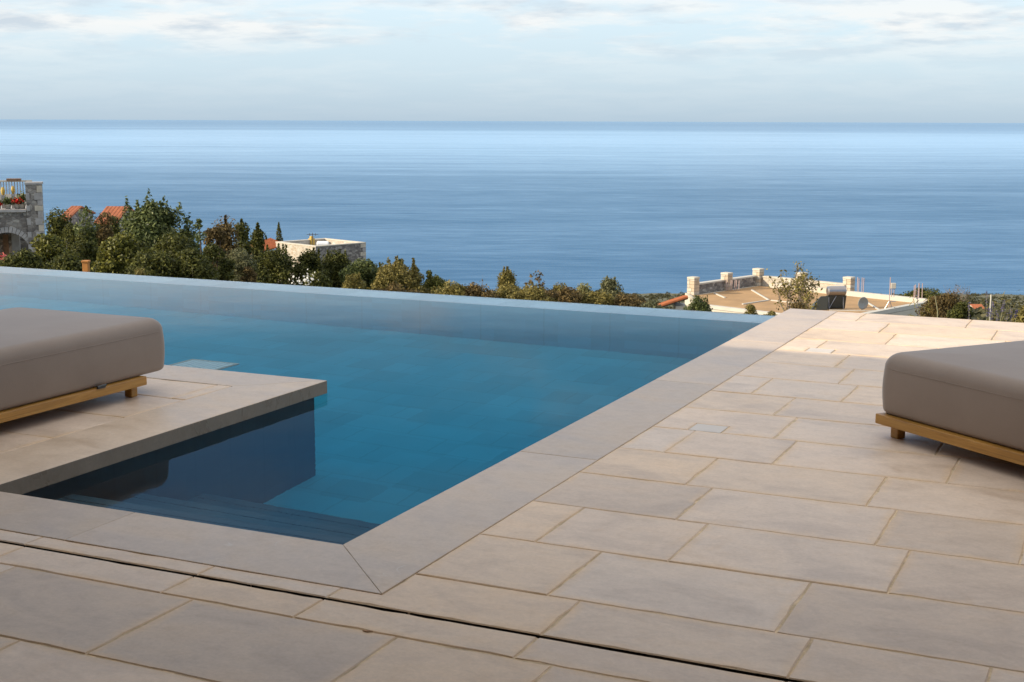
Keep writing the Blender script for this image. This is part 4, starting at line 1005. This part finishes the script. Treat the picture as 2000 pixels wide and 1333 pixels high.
MB().box(-0.03, a + 0.03, -0.03, th + 0.03, -0.078, 0).box(-0.03, a + 0.03, b - th - 0.03, b + 0.03, -0.078, 0).box(-0.03, th + 0.03, th + 0.032, b - th - 0.032, -0.078, 0).box(a - th - 0.03, a + 0.03, th + 0.032, b - th - 0.032, -0.078, 0).build('parapet_coping', M_RENDER, house2)
MB().box(th, a - th, th, b - th, -0.80, -0.62).build('flat_roof', M_GREYBLK, house2)
for k in range(14):
    z = -0.10 - 0.36 * k; ww = (0.55, 0.32)[k % 2]
    MB().box(a - ww, a + 0.02, -0.02, 0.3, z - 0.33, z).build('quoin', (M_BLOCKST, M_GREYBLK)[k % 2], house2)
M_TANK = pmat('white_tank', (0.78, 0.77, 0.75), 0.4)
tk = thing('water_tank', 'white horizontal water tank on the flat roof', 'water tank', org + Matrix.Rotation(rz2, 3, 'Z') @ Vector((a * 0.36, b * 0.42, -0.62)), RZ)
MB().tube([(0.0, 0, 0.52), (0.06, 0, 0.52), (0.94, 0, 0.52), (1.0, 0, 0.52)], [0.16, 0.25, 0.25, 0.16], 14).build('tank_shell', M_TANK, tk, smooth=False)
MB().box(0.15, 0.22, -0.22, 0.22, 0, 0.30).box(0.78, 0.85, -0.22, 0.22, 0, 0.30).build('cradle', M_METAL, tk)
an = thing('aerial', 'thin television aerial above the white tank', 'aerial', org + Matrix.Rotation(rz2, 3, 'Z') @ Vector((a * 0.38, b * 0.55, -0.62)), RZ)
MB().tube([(0, 0, 0), (0, 0, 1.40)], 0.03, 6).build('mast', M_DARKIN, an)
MB().tube([(-0.5, 0, 1.27), (0.5, 0, 1.27)], 0.022, 5).tube([(-0.25, 0, 1.15), (-0.25, 0, 1.39)], 0.02, 5).tube([(0, 0, 1.15), (0, 0, 1.39)], 0.02, 5).tube([(0.25, 0, 1.15), (0.25, 0, 1.39)], 0.02, 5).build('antenna', M_DARKIN, an)
pc = at(608.5, 470, n2.y + 6.3)
ch = thing('chimney_pot', 'yellow ochre chimney behind the flat roof parapet', 'chimney', (pc.x, pc.y, CAM_H - H2 - 1.0), rz2)
MB().box(-0.20, 0.20, -0.20, 0.20, 0, 1.08).build('shaft', M_YELLOW, ch); MB().box(-0.12, 0.12, -0.12, 0.12, 1.08, 1.28).build('cap', M_YELLOW, ch)
# red roofed wing against the sunlit face
wl = 4.6
wing = thing('tiled_wing', 'low cream wing with red tiled roof beside the flat roofed house', 'house', W(l2.x, l2.y, CAM_H - H2), RZ + rad(28))
MB().box(-2.6, -0.05, 0.1, 3.2, zb2, -1.08).build('wall', M_RENDER, wing)
rf = MB(); rf.hexa([(-2.9, -0.3, -1.06), (-0.05, -0.3, -0.36), (-0.05, 3.5, -0.16), (-2.9, 3.5, -0.89)], [(-2.9, -0.3, -0.96), (-0.05, -0.3, -0.26), (-0.05, 3.5, -0.06), (-2.9, 3.5, -0.79)])
ro = rf.build('roof', M_ROOF, wing)
tl = MB()
for k in range(11):
    y = -0.15 + 0.36 * k; q = k / 10 * 0.2
    tl.tube([(-2.92, y, -0.96 + q * 0.85), (-0.05, y, -0.25 + q)], 0.085, 6)
tl.build('roof_tiles', M_ROOF, ro, kind='stuff')

# ------------------------------------------------------------------ unfinished house with pillars, right
P3 = (14.68, 80.0); ZP = CAM_H - 8.63; ZF = ZP - 1.0     # pillar tops, floor
rz3 = RZ + math.atan2(-0.70, 0.714)
o3 = W(P3[0], P3[1], ZF)
house3 = thing('unfinished_house', 'unfinished house with earth coloured flat roof and stone parapets', 'house', o3, rz3)
zg = tz(72) - ZF - 0.8
def prism(pts, z0, z1): return MB().hexa([(x, y, z0) for x, y in pts], [(x, y, z1) for x, y in pts])
prism([(-0.3, 0.3), (-0.3, -6.75), (3.8, -10.5), (11.6, -10.5), (11.6, 0.3)], zg, -0.02).build('wall', M_RENDER, house3)
prism([(0.3, -0.3), (0.3, -6.9), (4.0, -10.2), (11.3, -10.2), (11.3, -0.3)], -0.019, 0.0).build('flat_roof', M_SCREED, house3)
MB().box(-0.28, 0.02, -6.1, -0.32, 0, 0.52).build('parapet', M_GREYRUB, house3)  # grey stone on this side paints in the parapet's shade
MB().box(-0.32, 0.06, -6.1, -0.32, 0.522, 0.60).build('parapet_coping', M_WHITE, house3)
MB().box(0.32, 5.8, -0.02, 0.28, 0, 0.50).build('parapet', M_PALERUB, house3)
MB().box(0.32, 5.8, -0.06, 0.32, 0.502, 0.58).build('parapet_coping', M_BLOCKST, house3)
MB().box(1.2, 5.6, -0.62, -0.10, 0.0, 0.28).build('ledge', M_BLOCKST, house3)
MB().box(5.2, 11.6, -0.62, -0.30, 0.0, 0.26).build('kerb', M_WHITE, house3)
MB().box(11.28, 11.6, -10.5, -0.63, 0.0, 0.22).build('kerb', M_WHITE, house3)
MB().box(3.9, 11.27, -10.5, -10.22, 0.0, 0.18).build('kerb', M_WHITE, house3)
prism([(-0.3, -6.75), (3.8, -10.45), (3.98, -10.23), (-0.1, -6.75)], 0.0, 0.10).build('kerb', M_BLOCKST, house3)
def strip(mbx, p, q, wd=0.10):
    p, q = Vector(p), Vector(q); d = (q - p).normalized(); nn = Vector((-d.y, d.x)) * wd / 2
    mbx.hexa([(*(p - nn), 0.0), (*(q - nn), 0.0), (*(q + nn), 0.0), (*(p + nn), 0.0)], [(*(p - nn), 0.05), (*(q - nn), 0.05), (*(q + nn), 0.05), (*(p + nn), 0.05)])
for p_, q_ in (((1.23, -2.43), (4.42, -5.45)), ((4.45, -5.6), (4.4, -7.9)), ((8.2, -1.9), (10.8, -4.8)), ((4.6, -5.5), (6.6, -5.4)), ((0.6, -5.2), (2.2, -6.4)), ((8.9, -6.6), (10.9, -5.0))):
    m_ = MB(); strip(m_, p_, q_); m_.build('roof_strip', M_WHITE, house3)
def pillar(x, y, zt, lab):
    pr = MB(); t = house3; rows_ = int(round((zt) / 0.2)); rqq = random.Random(int(x * 10 - y * 7))
    body = MB().box(x - 0.22, x + 0.22, y - 0.22, y + 0.22, -0.5, zt - 0.10).build('pillar', M_PILMORT, t)
    z = 0.0
    while z < zt - 0.12:
        hgt = min(0.2, zt - 0.10 - z) - 0.022; c = rqq.uniform(-0.1, 0.1)
        MB().box(x - 0.245, x + c - 0.011, y - 0.245, y + 0.245, z, z + hgt).build('stone', M_BLOCKST, body)
        MB().box(x + c + 0.011, x + 0.245, y - 0.242, y + 0.242, z, z + hgt).build('stone', (M_BLOCKST, M_PILST)[rqq.random() < .4], body)
        z += 0.2
    MB().box(x - 0.255, x + 0.255, y - 0.255, y + 0.255, zt - 0.10, zt).build('pillar_cap', M_RENDER, body)
M_PILMORT = pmat('pillar_mortar', (0.26, 0.20, 0.14), 0.9)
M_PILST = pmat('warm_block_stone', (0.50, 0.39, 0.27), 0.85, vary=0.2, scale=2.5, bump=0.4, bscale=9)
for x, y in ((0, -6.4), (0, -3.2), (0, 0), (3.0, 0.0), (6.1, 0.0)): pillar(x, y, 1.0, '')
def rebar(x, y, z0, n, hgt, sp, lab):
    loc = o3 + Matrix.Rotation(rz3, 3, 'Z') @ Vector((x, y, z0)); rq_ = random.Random(int(x * 100))
    t = thing('rebar_bundle', lab, 'steel bars', loc, RZ)
    for k in range(n):
        xx = sp * (k - (n - 1) / 2)
        MB().tube([(xx, (k % 2) * 0.2, 0), (xx + rq_.uniform(-.02, .02), (k % 2) * 0.2, hgt * rq_.uniform(0.9, 1.05))], 0.022, 5).build('bar', M_REBAR, t)
rebar(0.55, -3.35, 0, 7, 0.62, 0.12, 'rusty starter bars at the foot of the second pillar')
rebar(6.85, 0.05, 0, 4, 1.0, 0.13, 'rusty starter bars right of the last pillar')
rebar(10.6, -0.45, 0, 5, 1.05, 0.11, 'rusty starter bars on the white kerb, far right')
def loc3(px, py): # point on the roof floor
    q = ls(px, py, CAM_H - ZF); return W(q.x, q.y, ZF)
# solar water heater
sw = thing('solar_heater', 'solar water heater with steel tank on the unfinished roof', 'solar heater', loc3(1632, 604), RZ + rad(8))
MB().tube([(-0.50, 0, 0.95), (-0.46, 0, 0.95), (0.46, 0, 0.95), (0.50, 0, 0.95)], [0.16, 0.25, 0.25, 0.16], 16).build('tank', M_METAL, sw)
MB().hexa([(-0.95, 0.1, 0.05), (0.55, 0.1, 0.05), (0.55, 0.16, 0.0), (-0.95, 0.16, 0.0)], [(-0.55, -0.05, 0.72), (0.55, -0.05, 0.72), (0.55, 0.01, 0.70), (-0.55, 0.01, 0.70)]).build('collector', M_PANEL, sw)
for x in (-0.4, 0.38):
    MB().tube([(x, -0.1, 0), (x, 0, 0.72)], 0.025, 6).build('leg', M_METAL, sw)
MB().tube([(-0.4, -0.12, 0.05), (0.0, -0.06, 0.72)], 0.02, 6).build('brace', M_METAL, sw)
# second collector seen from its side
pn = thing('solar_collector', 'dark tilted collector panel left of the steel tank', 'solar collector', loc3(1600, 606), RZ)
MB().hexa([(-0.42, -0.05, 0.02), (0.42, -0.05, 0.02), (0.42, 0.6, 0.02), (-0.42, 0.6, 0.02)], [(0.05, -0.05, 0.72), (0.42, -0.05, 0.74), (0.42, 0.0, 0.74), (0.05, 0.0, 0.72)]).build('panel', M_PANEL, pn)
# chimney box behind the tank
cb = MB().box(-0.28, 0.28, -0.2, 0.2, 0, 0.55).build('white_box', M_WHITE, None, loc=loc3(1640, 575), smooth=False); tag(cb, 'white rendered box behind the steel tank', 'box')
# satellite dish
sd = thing('satellite_dish', 'grey satellite dish on the unfinished roof', 'satellite dish', loc3(1682, 608), RZ + rad(25))
MB().tube([(0, 0, 0), (0, 0, 0.35)], 0.03, 6).build('mast', M_METAL, sd)
dm = MB(); prev = None
for k in range(6):
    r_ = 0.33 * k / 5 + 0.001; d_ = 0.10 * (k / 5) ** 2
    dm.v += [(r_ * math.cos(2 * math.pi * j / 18), -0.12 - d_ + 0.1, 0.42 + r_ * math.sin(2 * math.pi * j / 18)) for j in range(18)]
for k in range(5):
    for j in range(18):
        q = (j + 1) % 18; dm.f.append((k * 18 + j, k * 18 + q, (k + 1) * 18 + q, (k + 1) * 18 + j))
di = dm.build('dish', M_DISH, sd, smooth=True); so_ = di.modifiers.new('thick', 'SOLIDIFY'); so_.thickness = 0.02
MB().tube([(0, -0.12, 0.12), (0.0, -0.5, 0.42)], 0.014, 5).build('feed_arm', M_METAL, sd)
# pole with white box
pp = thing('meter_pole', 'thin pole with a white box on the unfinished roof', 'pole', loc3(1736, 609), RZ)
MB().tube([(0, 0, 0), (0, 0, 1.78)], 0.022, 6).build('pole', M_REBAR, pp)
MB().box(0.03, 0.29, -0.09, 0.09, 1.20, 1.48).build('box', M_WHITE, pp, bevel=0.02)
MB().tube([(0.22, 0, 0.75), (0.22, 0, 1.2)], 0.02, 5).tube([(0.1, 0, 0.75), (0.1, 0, 1.2)], 0.02, 5).build('conduit', M_REBAR, pp)
MB().tube([(-0.3, 0, 0), (0, 0, 0.55)], 0.02, 5).tube([(0.2, 0, 0.0), (0.03, 0, 0.55)], 0.02, 5).tube([(-0.05, -0.1, 0.55), (0.3, -0.1, 0.55)], 0.025, 5).build('trestle', M_METAL, pp)
vp = MB().tube([(0, 0, 0), (0, 0, 0.26)], 0.05, 10).build('vent_pipe', M_DISH, None, loc=loc3(1746, 610)); tag(vp, 'short grey vent pipe at the foot of the meter pole', 'pipe')
wp = thing('white_pole', 'slender white pole among the lavender at the right', 'pole', (*at(1932, 640, 13.2).xy, -3.5), RZ)
hh = at(1932, 576, 13.2).z + 3.5
MB().tube([(0, 0, 0), (0, 0, hh)], 0.0085, 8).build('shaft', M_WHITE, wp)
# little tiled porch roof at the left of the unfinished house
tp3 = thing('porch_roof', 'red tiled porch roof edge left of the first stone pillar', 'roof', W(*ls(1338, 583, 9.2), CAM_H - 9.2), RZ)
rf = MB(); rf.hexa([(-1.75, -0.4, -0.62), (0.1, -0.4, 0.0), (0.1, 1.2, -0.20), (-1.75, 1.2, -0.82)], [(-1.75, -0.4, -0.52), (0.1, -0.4, 0.10), (0.1, 1.2, -0.10), (-1.75, 1.2, -0.72)])
ro = rf.build('roof_deck', M_BARK, tp3)
for k in range(5):
    y = -0.35 + 0.36 * k; q = 0.125 * (y + 0.4)
    MB().tube([(-1.8, y, -0.50 - q), (0.1, y, 0.13 - q)], 0.09, 7).build('roof_tile', M_ROOF, ro)
MB().box(-0.50, 0.1, -0.1, 1.1, zg, -0.40).build('wall', M_WHITE, tp3)
# chips of leaf litter on the terrace
M_LEAF = pmat('dry_leaf', (0.34, 0.19, 0.09), 0.8)
lf = MB(); c = (-1.98, 3.286)
lf.hexa([(-0.015, -0.003, 0), (0.0, -0.007, 0), (0.018, 0.002, 0), (0.002, 0.006, 0)], [(-0.015, -0.003, 0.002), (0.0, -0.007, 0.003), (0.018, 0.002, 0.002), (0.002, 0.006, 0.003)])
o = lf.build('dead_leaf', M_LEAF, None, loc=(c[0], c[1], 0.001)); tag(o, 'curled dry leaf caught in a joint near the slot drain', 'leaf')
